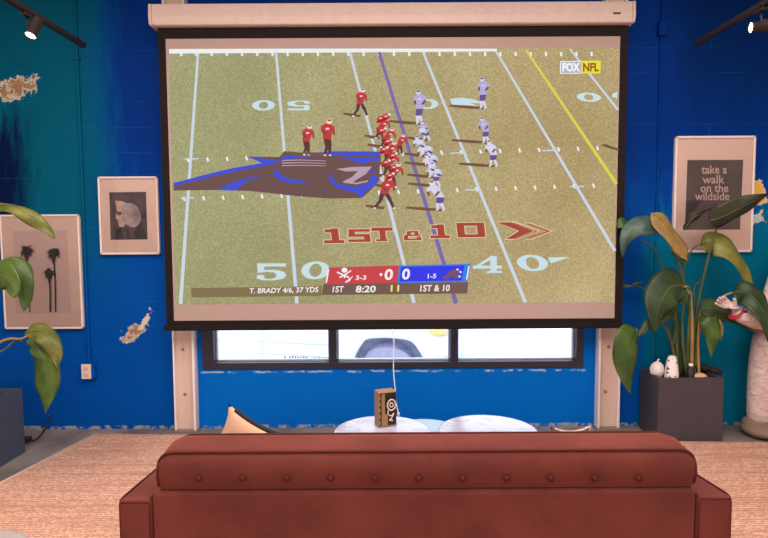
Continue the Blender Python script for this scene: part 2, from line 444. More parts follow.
# --- the picture on the cloth: flat shapes on the screen plane
E = {}
def E_(name, r, g_, b): E[name] = len(EM); EM.append(emit(name, rgb(r, g_, b)))
EM = []
def turf():
    a = N('projected_turf'); v = a.obj(); x, y, z = a.xyz(v)
    e = a.n('ShaderNodeEmission')
    gr = a.noise(v, 85, 5, .85); wide = a.noise(v, 1.2, 2)
    side = a.step(x, -1.5, 1.4)
    dark = a.mix(side, rgb(146, 144, 102), rgb(164, 142, 98)); lite = a.mix(side, rgb(200, 198, 150), rgb(220, 202, 154))
    f = a.step(a.math('ADD', a.math('MULTIPLY', gr, .8), a.math('MULTIPLY', wide, .25)), .40, .78)
    a.l(a.mix(f, dark, lite), e.inputs[0]); a.l(e.outputs[0], a.out.inputs[0]); return a.m
E['turf'] = 0; EM.append(turf())
for nm, c_ in dict(white=(236, 240, 240), line=(204, 214, 228), number=(200, 224, 230), purple=(124, 106, 180), yellow=(214, 212, 84), gold=(236, 222, 70),
        logo_dark=(112, 84, 82), logo_blue=(72, 84, 212), logo_pale=(186, 160, 176), first=(170, 76, 60), first_edge=(226, 204, 170), chev=(176, 92, 70),
        bug_red=(202, 74, 78), bug_blue=(62, 62, 232), bug_edge=(58, 132, 232), bug_dark=(120, 92, 82), bug_mid=(134, 116, 84), bug_text=(244, 240, 240),
        bug_yellow=(240, 224, 110), fox_box=(182, 176, 190), fox_text=(240, 244, 250), nfl_text=(150, 96, 24), red=(202, 62, 64), red_dark=(138, 34, 44), shade=(120, 88, 70),
        pants=(92, 62, 62), lilac=(184, 172, 216), lilac_dark=(108, 84, 140), lilac_pale=(216, 212, 236), cyan=(160, 206, 226), helm=(232, 220, 224), skin=(120, 80, 70), bronze=(120, 84, 110)).items():
    E_('picture_'+nm, *c_); E[nm] = E['picture_'+nm]
pic = MB(); LAY = [0]
PY0 = SY-.0025
def pt(px, py): return at(px, py, PY0 - .00012*LAY[0])
def shape(mat, pts):
    LAY[0] += 1; pic.mi = E[mat]; pic.poly([pt(*p) for p in pts])
def strip(mat, pts, w0, w1=None, up=False):
    w1 = w0 if w1 is None else w1; n = len(pts); L_, R_ = [], []
    for i, (x, y) in enumerate(pts):
        a_, b_ = pts[max(i-1, 0)], pts[min(i+1, n-1)]
        dx, dy = b_[0]-a_[0], b_[1]-a_[1]; l_ = math.hypot(dx, dy) or 1; k = (w0+(w1-w0)*i/(n-1))/2
        L_.append((x-dy/l_*k, y+dx/l_*k)); R_.append((x+dy/l_*k, y-dx/l_*k))
    shape(mat, L_+R_[::-1])
def ell(cx, cy, rx, ry, rot=0, n=18):
    c_, s_ = math.cos(rot), math.sin(rot)
    return [(cx+rx*math.cos(t)*c_-ry*math.sin(t)*s_, cy+rx*math.cos(t)*s_+ry*math.sin(t)*c_) for t in (2*PI*k/n for k in range(n))]
def ring(mat, cx, cy, rx, ry, ix, iy, sk=0.0):      # 0 shape: outer ellipse minus inner, sheared by sk
    LAY[0] += 1; pic.mi = E[mat]; n = 28
    o = [(cx+rx*math.cos(2*PI*k/n)-sk*ry*math.sin(2*PI*k/n), cy+ry*math.sin(2*PI*k/n)) for k in range(n)]
    i_ = [(cx+ix*math.cos(2*PI*k/n)-sk*iy*math.sin(2*PI*k/n), cy+iy*math.sin(2*PI*k/n)) for k in range(n)]
    for k in range(n):
        j = (k+1) % n; pic.poly([pt(*o[k]), pt(*o[j]), pt(*i_[j]), pt(*i_[k])])
_txt = {}
def text_mesh(s, bold=0.0):
    cu = bpy.data.curves.new('t', 'FONT'); cu.body = s; cu.offset = bold; cu.size = 1; cu.resolution_u = 3
    ob = bpy.data.objects.new('t', cu); me = bpy.data.meshes.new_from_object(ob)
    vs = [(v.co.x, v.co.y) for v in me.vertices]; fs = [tuple(p.vertices) for p in me.polygons]
    bpy.data.objects.remove(ob); bpy.data.curves.remove(cu); bpy.data.meshes.remove(me); return vs, fs
def put_text(mat, s, x0, y0, x1, y1, h, bold=.02, shear=0.0, target=None, fn=None):
    vs, fs = text_mesh(s, bold); u0 = min(v[0] for v in vs); u1 = max(v[0] for v in vs); vb = min(v[1] for v in vs); vt = max(v[1] for v in vs)
    LAY[0] += 1; q = []
    for u, v in vs:
        a_ = (u-u0)/(u1-u0); b_ = (v-vb)/(vt-vb)*h
        q.append((x0+(x1-x0)*a_+shear*b_, y0+(y1-y0)*a_-b_))
    pic.mi = E[mat]; pic.faces([pt(*p) for p in q], fs)

shape('turf', [(168.7, 50.5), (618.8, 47.5), (614, 302), (175.3, 304.5)])
strip('white', [(169, 51.3), (300, 50.7), (395, 50.4), (450, 50.2), (497, 50)], 4.6, 2.6)
x = 181
while x < 600:
    strip('white', [(x, 52), (x+.4, 56)], 2.2); x += 15.2
# yard lines
for mat, a_, b_, w_ in (('line', (198, 53), (180.5, 304), 4.4), ('line', (276, 52), (297, 303.5), 4.4), ('line', (350, 52), (414, 303), 4.4),
        ('purple', (379, 52), (456, 303), 5.2), ('line', (423, 52), (525.5, 302.5), 4.2), ('line', (496, 51), (615, 251), 3.8), ('yellow', (526, 50), (616.5, 184), 4), ('line', (570, 49), (618, 110), 3)):
    strip(mat, [a_, b_], w_*.55, w_*.82)
for x0, x1, y0, y1 in ((188, 605, 160, 148), (184, 612, 199, 185)):
    k = 0; x = x0
    while x < x1:
        f_ = (x-x0)/(x1-x0); yy = y0+(y1-y0)*f_
        if not (200 < x < 385 and y0 == 160 and x > 262): strip('white', [(x-.6, yy-2), (x+.8, yy+2)], 2)
        x += 19.5; k += 1
for cx, cy in ((191.5, 159), (187.5, 198), (457, 153), (472, 190), (549, 150.5), (577, 186.5)):
    strip('line', [(cx-7, cy+.2), (cx+7, cy-.3)], 1.2)
# field numbers
ring('number', 263.5, 105.3, 11.5, 5.2, 4.6, 3.6, .1)
five = [(.02, .98), (.98, .98), (.98, .80), (.28, .80), (.24, .60), (.62, .62), (.92, .50), (1.0, .30), (.90, .10), (.55, 0), (.18, .02), (0, .12), (.02, .30), (.16, .34), (.28, .26), (.24, .14), (.45, .08), (.62, .16), (.68, .30), (.58, .46), (.34, .50), (.12, .44), (.04, .46)]
def numeral(mat, P, x0, y0, w_, h_, flip=False, sk=0.0):
    shape(mat, [((x0+w_*(1-u)+sk*v, y0+h_*v) if flip else (x0+w_*u-sk*v, y0+h_*(1-v))) for u, v in P])
numeral('number', five, 287, 100.5, 23, 10, True)
numeral('number', five, 256.5, 263, 30, 17.5)
ring('number', 315.5, 270.3, 14.2, 9, 6.2, 6.6, .1)
LAY[0] += 1
for P in ([(.60, 1), (.82, 1), (.82, 0), (.60, 0)], [(0, .32), (.62, 1), (.70, .86), (.22, .40)], [(0, .26), (1, .26), (1, .44), (0, .44)], [(.48, 0), (1, 0), (1, .12), (.48, .12)]):
    numeral('number', P, 473, 256, 29, 17)
ring('number', 532.5, 263, 15.5, 8.2, 6.5, 6, -.25)
shape('number', [(548, 257.5), (570, 257), (551, 263.5)])
ring('number', 427.5, 104, 11, 5, 4.4, 3.4, 0)
shape('number', [(450, 99), (462, 97.5), (474, 99.5), (484, 103), (470, 103), (478, 106), (462, 106.5), (452, 104.5)])
ring('number', 588.8, 97.2, 12, 4.6, 4.6, 3, -.35)
shape('number', [(612, 94), (617.5, 91.5), (617.3, 98), (612, 97)])
def soft(pts, k=4):           # rounded closed outline
    n_ = len(pts); out = []
    for i in range(n_):
        a_, b_, c_, d_ = (pts[(i+j-1) % n_] for j in range(4))
        for q_ in range(k):
            t = q_/k
            out.append(tuple(.5*((2*b_[m])+(c_[m]-a_[m])*t+(2*a_[m]-5*b_[m]+4*c_[m]-d_[m])*t*t+(3*b_[m]-a_[m]-3*c_[m]+d_[m])*t**3) for m in (0, 1)))
    return out
# big cat emblem painted on the field
shape('logo_dark', [(173.5, 183), (200, 176), (228, 169), (262, 163), (247, 156.5), (279, 157), (285, 151.5), (293, 154.5), (300, 152.5), (310, 154), (330, 152), (352, 152), (372, 152.5), (381, 155), (380, 166), (379, 181), (370, 191), (362, 198), (330, 198.5), (300, 196.5), (278, 194), (250, 191), (215, 190), (173.5, 190.5)])
shape('logo_blue', [(173.5, 183), (200, 176), (228, 169), (262, 163), (247, 156.5), (270, 159.5), (284, 162), (240, 170.5), (210, 177), (174, 186)])
shape('logo_blue', soft([(219, 189.5), (230, 183.5), (244, 179), (262, 175.5), (248, 181), (241, 186), (235, 190)]))
shape('logo_blue', soft([(273.5, 169.5), (277.5, 171), (284, 176.5), (296, 180), (311, 181.5), (296, 183), (283, 181), (275, 176)]))
for k in range(3): strip('logo_pale', [(282, 160.5+k*2.6), (300, 160+k*2.6), (326, 161+k*2.4)], 1.1, .6)
strip('logo_blue', [(281, 159), (305, 154.8), (335, 153), (380, 153.5)], 3, 4)
shape('logo_blue', [(340, 158), (380, 157), (379, 161), (362, 164), (350, 160)])
shape('logo_blue', soft([(330.5, 172.5), (334, 180), (343, 185), (354, 186.5), (365, 184.5), (371, 177.5), (368.5, 171.5), (374, 171), (378.5, 178), (375, 186), (366, 190.5), (362, 197.5), (354, 192), (342, 189.5), (333, 184.5), (329, 178)]))
shape('logo_pale', [(336, 169), (352, 167), (372, 166.5), (366, 174), (356, 180), (352, 183), (342, 182), (352, 177), (358, 171), (346, 171.5)])
strip('logo_pale', [(344, 182), (356, 183.5), (368, 181)], 1.6)
# first-and-ten marking
def blocks(mat, rects, x0, y0, w_, h_, grow, dy=0.0):
    for u0, v0, u1, v1 in rects:
        a_, b_ = x0+w_*u0-grow, x0+w_*u1+grow; c_, d_ = y0+h_*(1-v1)-grow*.75, y0+h_*(1-v0)+grow*.75
        shape(mat, [(a_, c_+dy*(u0)), (b_, c_+dy*u1), (b_+.12*(d_-c_), d_+dy*u1), (a_+.12*(d_-c_), d_+dy*u0)])
L1 = [(.05, 0, .95, .22), (.34, .1, .68, 1), (.08, .72, .5, .95)]
LS = [(0, .78, 1, 1), (0, .4, .3, 1), (0, .4, 1, .62), (.7, 0, 1, .62), (0, 0, 1, .22)]
LT = [(0, .74, 1, 1), (.35, 0, .65, 1), (.22, 0, .78, .16)]
L0 = [(0, 0, .28, 1), (.72, 0, 1, 1), (.1, 0, .9, .22), (.1, .78, .9, 1)]
LA = [(.15, .8, .75, 1), (.15, .45, .38, 1), (.55, .5, .78, 1), (.05, .45, .9, .62), (0, 0, .25, .5), (0, 0, .95, .2), (.68, 0, .92, .4)]
for mat, gr_ in (('first_edge', .75), ('first', -.15)):
    blocks(mat, L1, 322.5, 228.5, 23, 15, gr_, -.3); blocks(mat, LS, 348, 229.2, 22, 13, gr_, -.3); blocks(mat, LT, 371, 227.5, 21.5, 14, gr_, -.3)
    blocks(mat, LA, 403.5, 231, 19, 9.5, gr_, -.3); blocks(mat, L1, 429, 224.5, 22, 14, gr_, -.3); blocks(mat, L0, 456, 222.8, 28, 14.8, gr_, -.4)
def chev(x, w_, mat, y0=222.5, y1=239.5, arm=23):
    m_ = (y0+y1)/2
    shape(mat, [(x, y0), (x+w_, y0), (x+w_+arm, m_), (x+w_+1, y1), (x+1, y1), (x+arm, m_)])
shape('first_edge', [(496, 221.6), (514.5, 221.3), (540, 230.8), (514, 239.8), (504, 239.9), (517, 231), (498.5, 222.5)])
shape('first', [(497.5, 222.3), (514, 222.2), (537.5, 230.8), (513, 239), (506, 239), (519, 231)])
chev(511, 5, 'first_edge'); chev(512.5, 2.6, 'first', 223, 239)
chev(523, 7.2, 'first_edge'); chev(524.5, 4.6, 'chev', 223.3, 238.8, 22)
# score bug
shape('bug_mid', [(191, 288), (322, 286.3), (321, 296), (191.5, 297.5)])
shape('bug_dark', [(323.5, 284), (468.5, 282), (467, 293.5), (321.5, 295)])
shape('bug_red', [(328.5, 267.6), (399, 265.4), (397.5, 283), (325.8, 284.3)])
shape('bug_edge', [(399, 265.4), (471, 263.8), (467, 281.8), (397.5, 283)])
shape('bug_blue', [(401, 266.8), (464.5, 265.4), (461.5, 280.5), (399.5, 281.6)])
strip('bug_text', [(328.5, 269), (326.4, 282.5)], 1.5); strip('bug_text', [(469, 266), (466.6, 279.5)], 1.3)
put_text('bug_text', '0', 384, 280.2, 392.5, 280, 11.2, .03, .1); put_text('bug_text', '0', 401.5, 279.8, 409.5, 279.6, 11.2, .03, .1)
shape('bug_text', ell(381, 274.6, 1.5, 1.6)); put_text('bug_text', '3-3', 355.5, 280, 366, 279.8, 4.6, .02, .1); put_text('bug_text', '1-5', 427.5, 278.5, 436, 278.3, 4.6, .02, .1)
# small team emblems
shape('bug_text', ell(344.5, 270.2, 3, 2.6)); strip('bug_text', [(337, 272), (343, 275), (349, 277.5)], 1.5); strip('bug_text', [(351, 270.5), (345, 275), (339.5, 277.5)], 1.4); strip('bug_text', [(345, 274), (344.5, 278)], 1.6)
strip('bug_text', [(345.5, 282.3), (349, 280), (350, 278)], 1.6); strip('bug_text', [(349, 281.5), (352.5, 276)], .7)
shape('bronze', [(442, 278.5), (449, 271.5), (457, 268.8), (460, 268.8), (458, 273), (461, 277.5), (455, 279), (452, 276), (448, 279.5)])
for p_ in ((457.5, 269.5), (460.5, 272), (459.5, 276.5)): shape('bug_text', ell(p_[0], p_[1], 1.3, .9))
put_text('bug_text', '1ST', 332.5, 292.4, 343.5, 292.2, 6.2, .02, .1); put_text('bug_text', '8:20', 355.5, 292.6, 375.5, 292.3, 6.8, .025, .1)
put_text('bug_yellow', '11', 390.5, 291.6, 399, 291.5, 6.6, .025, .05); put_text('bug_text', '1ST & 10', 420, 291.6, 449.5, 291.2, 6.6, .02, .1)
put_text('bug_text', 'T. BRADY 4/6, 37 YDS', 249, 294.3, 318, 293, 6.2, .02, .12)
# network badge
shape('fox_text', [(560, 61.2), (581.5, 60.8), (581.2, 73.6), (560, 73.8)]); shape('fox_box', [(561, 62), (581.5, 61.6), (581.2, 72.8), (561, 73)])
shape('gold', [(581.3, 60.8), (600.8, 60.5), (600.5, 73.3), (581.1, 73.6)])
put_text('fox_text', 'FOX', 562.3, 71.8, 580.3, 71.6, 9, .055); put_text('nfl_text', 'NFL', 583, 71.6, 598.8, 71.4, 8.6, .04)
# players
def figure(x, yf, h, kit, face=1, crouch=0.0, stride=0.0, shadow=22):
    J, D, Hm, L_ = kit
    hip = (x, yf-h*.46*(1-.25*crouch)); sh = (x+face*crouch*h*.30, hip[1]-h*.34*(1-.35*crouch)); hd = (sh[0]+face*h*.05, sh[1]-h*.12)
    if shadow: shape('shade', [(x+1, yf-1), (x-shadow*.5, yf-2.6), (x-shadow, yf-3.4), (x-shadow*1.06, yf-1.6), (x-shadow*.5, yf+.6), (x, yf+1.2)])
    for s_ in (-1, 1):
        fx = x+s_*(h*.07+stride*h*.22); kn = ((x+fx)/2+face*h*.04, (hip[1]+yf)/2)
        strip(D, [(x+s_*h*.04, hip[1]-1), kn], h*.13, h*.11); strip(L_, [kn, (fx, yf)], h*.095, h*.07); strip(Hm, [(fx-.6, yf), (fx+face*1.6, yf+.3)], 1.6)
    shape(J, [(hip[0]-h*.11, hip[1]+1), (hip[0]+h*.11, hip[1]+1), (sh[0]+h*.15, sh[1]+1), (sh[0]+h*.09, sh[1]-h*.06), (sh[0]-h*.09, sh[1]-h*.06), (sh[0]-h*.15, sh[1]+1)])
    strip(J, [(sh[0]-h*.13, sh[1]), (sh[0]-h*.15, sh[1]+h*.13)], h*.09); strip('skin', [(sh[0]-h*.15, sh[1]+h*.12), (sh[0]-h*.08+face*h*.05, sh[1]+h*.24)], h*.06)
    strip(J, [(sh[0]+h*.13, sh[1]), (sh[0]+h*.16, sh[1]+h*.13)], h*.09); strip('skin', [(sh[0]+h*.16, sh[1]+h*.12), (sh[0]+h*.12+face*h*.06, sh[1]+h*.24)], h*.06)
    strip(Hm, [(sh[0]-h*.05, sh[1]+h*.08), (sh[0]+h*.04, sh[1]+h*.08)], h*.05)
    shape(Hm, ell(hd[0], hd[1], h*.075, h*.075, 0, 12)); strip(J if J == 'red' else D, [(hd[0]-h*.05, hd[1]-h*.03), (hd[0]+h*.05, hd[1]-h*.03)], h*.05)
RED = ('red', 'pants', 'helm', 'pants'); VIS = ('lilac', 'lilac_dark', 'lilac_pale', 'lilac_pale'); VI2 = ('lilac_pale', 'lilac_dark', 'helm', 'lilac_pale')
figure(483.5, 108, 31, VIS, -1, 0, 0, 33)
figure(360, 116, 29, RED, 1, .15, .8, 16)
figure(420, 123.5, 34, VIS, -1, 0, 0, 30)
figure(486.5, 142.5, 28, VIS, -1, .35, .1, 34)
figure(306, 154.5, 32, RED, 1, .2, 0, 22); figure(327, 155, 37, RED, 1, .05, 0, 24)
figure(494, 166, 29, VI2, -1, .4, .2, 34)
figure(379, 138, 26, RED, 1, .75, .3, 14); figure(427, 140, 22, VIS, -1, .5, .3, 20); figure(384, 147, 25, RED, 1, .9, .3, 16)
figure(425, 156, 26, VI2, -1, .9, .4, 20); figure(399, 154, 23, RED, 1, .5, .3, 18)
figure(387, 164, 28, RED, 1, .7, .3, 18); figure(429, 165, 27, VI2, -1, .8, .3, 24)
figure(387, 176, 30, RED, 1, .7, .3, 18); figure(434, 177, 28, VI2, -1, .7, .3, 26)
figure(391, 187, 30, RED, 1, .7, .3, 18); figure(437, 186, 27, VI2, -1, .7, .2, 28)
figure(384, 208, 36, RED, 1, .35, .9, 18); figure(441, 210, 36, VI2, -1, .7, .1, 34)
for x_, y_ in ((381, 119), (386, 117), (382, 131), (388, 142), (384, 150), (393, 156), (386, 163), (394, 168), (390, 176)): shape('red', ell(x_, y_, 4.6, 3.2, -.5, 10)); shape('red_dark', ell(x_-2, y_+2.6, 3, 1.1, -.4, 8)); shape('helm', ell(x_+3.4, y_-2.5, 1.5, 1.3, 0, 8)); strip('helm', [(x_-1.5, y_-.5), (x_+1.5, y_-1.2)], 1)
for x_, y_ in ((423, 131), (421, 143), (429, 149), (434, 158), (432, 167), (438, 172)): shape('lilac_pale', ell(x_, y_, 4.2, 3, .5, 10)); shape('lilac_dark', ell(x_+1, y_+3, 3, 1.2, .4, 8)); shape('cyan', ell(x_+2.5, y_+.6, 1.7, 1.2, 0, 8)); strip('lilac', [(x_-3, y_+1), (x_-5, y_+4)], 1.4)
shape('shade', [(600, 145), (606, 144), (619, 149), (618.5, 151), (608, 148)])
pic.build('projected_picture', EM, scr, normals=False)

# ------------------------------------------------------------------ framed pictures
M_WFRAME = simple('white_picture_frame', rgb(226, 214, 210), .4)
M_MAT = simple('cream_mount_board', rgb(222, 196, 184), .8, var=.03)
def picture_glass(name):
    g = N(name); tr = g.n('ShaderNodeBsdfTransparent'); gl = g.n('ShaderNodeBsdfGlossy'); gl.inputs['Roughness'].default_value = .03
    mx = g.n('ShaderNodeMixShader'); fr_ = g.n('ShaderNodeFresnel'); fr_.inputs[0].default_value = 1.45
    g.l(fr_.outputs[0], mx.inputs[0]); g.l(tr.outputs[0], mx.inputs[1]); g.l(gl.outputs[0], mx.inputs[2]); g.l(mx.outputs[0], g.out.inputs[0]); return g.m
M_PGLASS = picture_glass('picture_glass')
FYP = WY-.03
def framed(name, L, R, T, B, aL, aR, aT, aB, label, bw=.014, border=None):
    """rectangles given on the picture plane in metres"""
    t = thing(name, ((L+R)/2, WY, B), label, 'picture')
    f = MB(); y0, y1 = WY-.032, WY-.001
    f.box(L, L+bw, y0, y1, B, T); f.box(R-bw, R, y0, y1, B, T); f.box(L, R, y0, y1, B, B+bw); f.box(L, R, y0, y1, T-bw, T)
    f.build('frame', M_WFRAME, t, .003)
    MB().box(L+bw*.6, R-bw*.6, WY-.018, WY-.004, B+bw*.6, T-bw*.6).build('mount', M_MAT, t)
    MB().box(L+bw*.8, R-bw*.8, WY-.0265, WY-.025, B+bw*.8, T-bw*.8).build('glass', M_PGLASS, t)
    return t
def rect_px(l, r, t, b):      # centre pixels of the four edges -> x0, x1, z1, z0
    cy, cx = (t+b)/2, (l+r)/2
    return at(l, cy, FYP).x, at(r, cy, FYP).x, at(cx, t, FYP).z, at(cx, b, FYP).z
ART = WY-.0185
def art(t, name, mats, fn):
    a_ = MB(); fn(a_); return a_.build(name, mats, t, normals=False)
def P2(px, py, k=0): p = at(px, py, ART-.0004*k); return p
# palms
palm_grey, palm_black = simple('print_pale_grey', rgb(206, 180, 174), .8, var=.02), simple('print_ink', rgb(34, 30, 34), .8)
l, r, t_, b_ = rect_px(1.8, 81, 214.5, 329)
pf = framed('framed_print', l, r, t_, b_, 0, 0, 0, 0, 'large white framed print of three black palm trees on the left wall')
def palms(a_):
    a_.mi = 0; a_.poly([P2(12.5, 231), P2(67, 230), P2(71, 313), P2(16, 314)])
    a_.mi = 1; rg = random.Random(2); k = [1]
    for hx, hy, bx, by, rr in ((26.5, 251, 30, 312.5, 8.6), (53.5, 253, 55.5, 312, 8.2), (49, 273, 50, 312, 6.6)):
        k[0] += 1; w_ = .75
        mid = ((hx+bx)/2+.6, (hy+by)/2)
        a_.poly([P2(hx-w_, hy, k[0]), P2(hx+w_, hy, k[0]), P2(mid[0]+w_, mid[1], k[0]), P2(bx+w_*.9, by, k[0]), P2(bx-w_*.9, by, k[0]), P2(mid[0]-w_, mid[1], k[0])])
        k[0] += 1; a_.poly([P2(x_, y_, k[0]) for x_, y_ in ell(hx, hy+1, rr*.34, rr*.5, 0, 12)])
        for j in range(19):
            an = 2*PI*j/19+rg.uniform(-.1, .1); ln = rr*rg.uniform(.7, 1.08); cx_, cy_ = math.cos(an), math.sin(an)
            wd = .8; nx, ny = -cy_, cx_; droop = 1.2
            k[0] += 1
            a_.poly([P2(hx, hy, 20+j*.2), P2(hx+cx_*ln*.55+nx*wd, hy+cy_*ln*.55+ny*wd-.3, 20+j*.2), P2(hx+cx_*ln, hy+cy_*ln+droop, 20+j*.2), P2(hx+cx_*ln*.55-nx*wd, hy+cy_*ln*.55-ny*wd-.3, 20+j*.2)])
        a_.poly([P2(hx-2.2, hy+2, 28), P2(hx+2.2, hy+2, 28), P2(hx+1, hy+rr+2.5, 28), P2(hx-1, hy+rr+2.5, 28)])
art(pf, 'print', [palm_grey, palm_black], palms)
# moon portrait
def mottled(name, a1, b1, sc):
    n_ = N(name); v = n_.obj(); n_.base(n_.mix(n_.step(n_.noise(v, sc, 5, .7), .35, .65), a1, b1)); n_.set(Roughness=.8); return n_.m
M_NIGHT = mottled('print_night', rgb(52, 46, 56), rgb(84, 72, 80), 14)
M_MOON = mottled('print_moon', rgb(130, 116, 118), rgb(186, 168, 166), 14)
M_FACE = mottled('print_pale_face', rgb(186, 152, 138), rgb(206, 174, 160), 20)
l, r, t_, b_ = rect_px(98.8, 158.4, 176.5, 254.5)
mf = framed('framed_print', l, r, t_, b_, 0, 0, 0, 0, 'small white framed dark portrait print with a moon disc, beside the screen')
def moon(a_):
    a_.mi = 0; a_.poly([P2(109.3, 192.3), P2(146, 191.8), P2(147.6, 239.4), P2(110.6, 239.9)])
    a_.mi = 2; a_.poly([P2(x_, y_, 1) for x_, y_ in ((115, 200.5), (122, 201), (130, 205), (128, 216), (124, 227), (119, 226.5), (118, 220), (115.5, 218), (117, 211))])
    a_.mi = 0; a_.poly([P2(x_, y_, 2) for x_, y_ in ((116, 212), (124, 211), (126, 214), (118, 215.5))])
    a_.mi = 1; a_.poly([P2(x_, y_, 3) for x_, y_ in ell(131, 215, 9.5, 12.5, -.35, 28)])
    a_.mi = 3; a_.poly([P2(x_, y_, 5) for x_, y_ in ((138, 225), (141, 222), (147, 236), (147.3, 239), (136, 239), (134, 232))])
    a_.poly([P2(x_, y_, 5) for x_, y_ in ((117, 230), (121, 228), (124, 239.3), (117, 239.5))]); a_.poly([P2(x_, y_, 5) for x_, y_ in ((126, 229), (128.5, 229), (130, 239), (127, 239.2))])
art(mf, 'print', [M_NIGHT, M_MOON, M_FACE, palm_black], moon)
# words
M_TXT = simple('print_pink_lettering', rgb(206, 172, 168), .8, var=.03); M_CHAR = mottled('print_charcoal', rgb(66, 58, 62), rgb(84, 74, 76), 8)
l, r, t_, b_ = rect_px(674.3, 754.2, 135.8, 252.3)
wf = framed('framed_print', l, r, t_, b_, 0, 0, 0, 0, 'white framed dark print with pale lettering above the right plant', .016)
def words_(a_):
    a_.mi = 0; a_.poly([P2(687.5, 160), P2(743.3, 159.8), P2(740, 229.6), P2(684.8, 229.8)])
    a_.mi = 1
    for s_, x0, x1, yb, h_ in (('take a', 701.5, 727, 173.8, 8.6), ('walk', 702.5, 724.5, 183.6, 8.6), ('on the', 700.5, 728.5, 192.2, 8.4), ('wildside', 695, 729.5, 200.4, 8.4)):
        vs, fs = text_mesh(s_, .012); u0 = min(v[0] for v in vs); u1 = max(v[0] for v in vs); vb = min(v[1] for v in vs); vt = max(v[1] for v in vs)
        a_.faces([P2(x0+(x1-x0)*(u-u0)/(u1-u0), yb-(v-vb)/(vt-vb)*h_, 2) for u, v in vs], fs)
art(wf, 'print', [M_CHAR, M_TXT], words_)

# ------------------------------------------------------------------ conduit, outlet
M_PIPEL = simple('teal_painted_conduit', rgb(0, 78, 120), .45)
M_PIPER = simple('navy_painted_conduit', rgb(6, 52, 120), .45)
M_OUT = simple('cream_outlet_plastic', rgb(226, 206, 196), .4)
cx = at(88.5, 345, WY-.014).x; ob = at(87.5, 371, WY-.02)
cd_ = thing('conduit', (cx, WY, ob.z+.05), 'thin painted conduit running down the left wall to the outlet', 'pipe')
m_ = MB(); m_.cyl((cx, WY-.011, ob.z+.058), (cx, WY-.011, H), .0105, seg=14); m_.build('pipe', M_WALL, cd_)
for zz in (.62, 2.75):
    MB().box(cx-.022, cx+.022, WY-.024, WY-.0005, zz, zz+.016).build('strap', M_WALL, cd_, .004)
ou = thing('outlet', (ob.x, WY, ob.z), 'cream power outlet on the left wall, at the foot of the conduit', 'outlet')
MB().box(ob.x-.045, ob.x+.06, WY-.035, WY-.0005, ob.z-.055, ob.z+.057).build('back_box', M_WALL, ou, .004)
MB().box(ob.x-.036, ob.x+.036, WY-.042, WY-.035, ob.z-.056, ob.z+.056).build('cover_plate', M_OUT, ou, .003)
for zz in (-.024, .024):
    MB().box(ob.x-.016, ob.x+.016, WY-.045, WY-.041, ob.z+zz-.015, ob.z+zz+.015).build('socket', M_CASE, ou, .004)
cx = at(660.5, 80, WY-.014).x
c2 = thing('conduit', (cx, WY, 1.0), 'navy painted conduit on the right wall beside the screen', 'pipe')
m_ = MB(); m_.cyl((cx, WY-.009, .0), (cx, WY-.009, H), .009, seg=14); m_.build('pipe', M_WALL, c2)
zj = at(660, 30, WY).z
MB().box(cx-.03, cx+.025, WY-.04, WY-.0005, zj-.05, zj+.05).build('junction_box', M_WALL, c2, .004)

# ------------------------------------------------------------------ track lights
M_TRACK = simple('black_track_metal', rgb(44, 36, 34), .45, .3)
M_BULB = emit('lit_bulb_face', (1, .80, .62, 1), 14)
def track(pa, Yend, px_head, hd_vec, label, hlabel, off):
    e = at(pa[0], pa[1], Yend)
    t = thing('light_track', (e.x, Yend-2, e.z), label, 'track light', 'light tracks')
    MB().box(e.x-.018, e.x+.018, .3, Yend-.012, e.z-.012, e.z+.018).build('rail', M_TRACK, t, .003)
    MB().box(e.x-.019, e.x+.019, Yend-.03, Yend, e.z-.013, e.z+.019).build('end_cap', M_TRACK, t, .003)
    for yy in (1.2, 2.4): MB().cyl((e.x, yy, e.z+.017), (e.x, yy, H), .006, seg=8).build('hanger', M_TRACK, t)
    # head
    k = (px_head-384)/F_PX
    y = e.x/k*1.02
    h0 = Vector((e.x, y, e.z-.012))
    sp = thing('spotlight', h0, hlabel, 'spotlight', 'track spotlights')
    MB().box(h0.x-.014, h0.x+.014, y-.035, y+.035, h0.z-.02, h0.z).build('adapter', M_TRACK, sp, .003)
    v = Vector(hd_vec).normalized(); c_ = h0+Vector(off)
    m1 = MB(); m1.tube([h0+Vector((0, 0, -.015)), h0+Vector((0, -.005, -.07)), c_-v*.03+Vector((0, 0, .03))], .006, 8); m1.build('arm', M_TRACK, sp)
    m2 = MB(); m2.lathe([(0, -.06), (.024, -.06), (.029, -.052), (.029, .05), (.031, .052), (.031, .06), (.027, .06), (.027, .052)], c_, v, 24, cap=False); m2.build('lamp_housing', M_TRACK, sp)
    m3 = MB(); m3.lathe([(.0265, .0535), (.02, .056), (0, .057)], c_, v, 20, cap=False); m3.build('lens', M_BULB, sp)
    ld = bpy.data.lights.new('spot_lamp', 'SPOT'); ld.energy = 28; ld.color = (1, .74, .55); ld.spot_size = math.radians(70); ld.spot_blend = .7; ld.shadow_soft_size = .03
    lo = bpy.data.objects.new('spot_lamp', ld); COL.objects.link(lo); lo.location = c_+v*.075; lo.rotation_euler = v.to_track_quat('-Z', 'Y').to_euler()
track((84, 46), 3.9, 31, (-.12, -.35, -.72), 'black light track running toward the teal left side of the wall', 'lit black spotlight aimed down on the left track', (.05, -.02, -.085))
track((697, 44), 3.9, 760, (-.98, .12, -.06), 'black light track running toward the navy right side of the wall', 'lit black spotlight aimed sideways on the right track', (-.005, -.02, -.105))

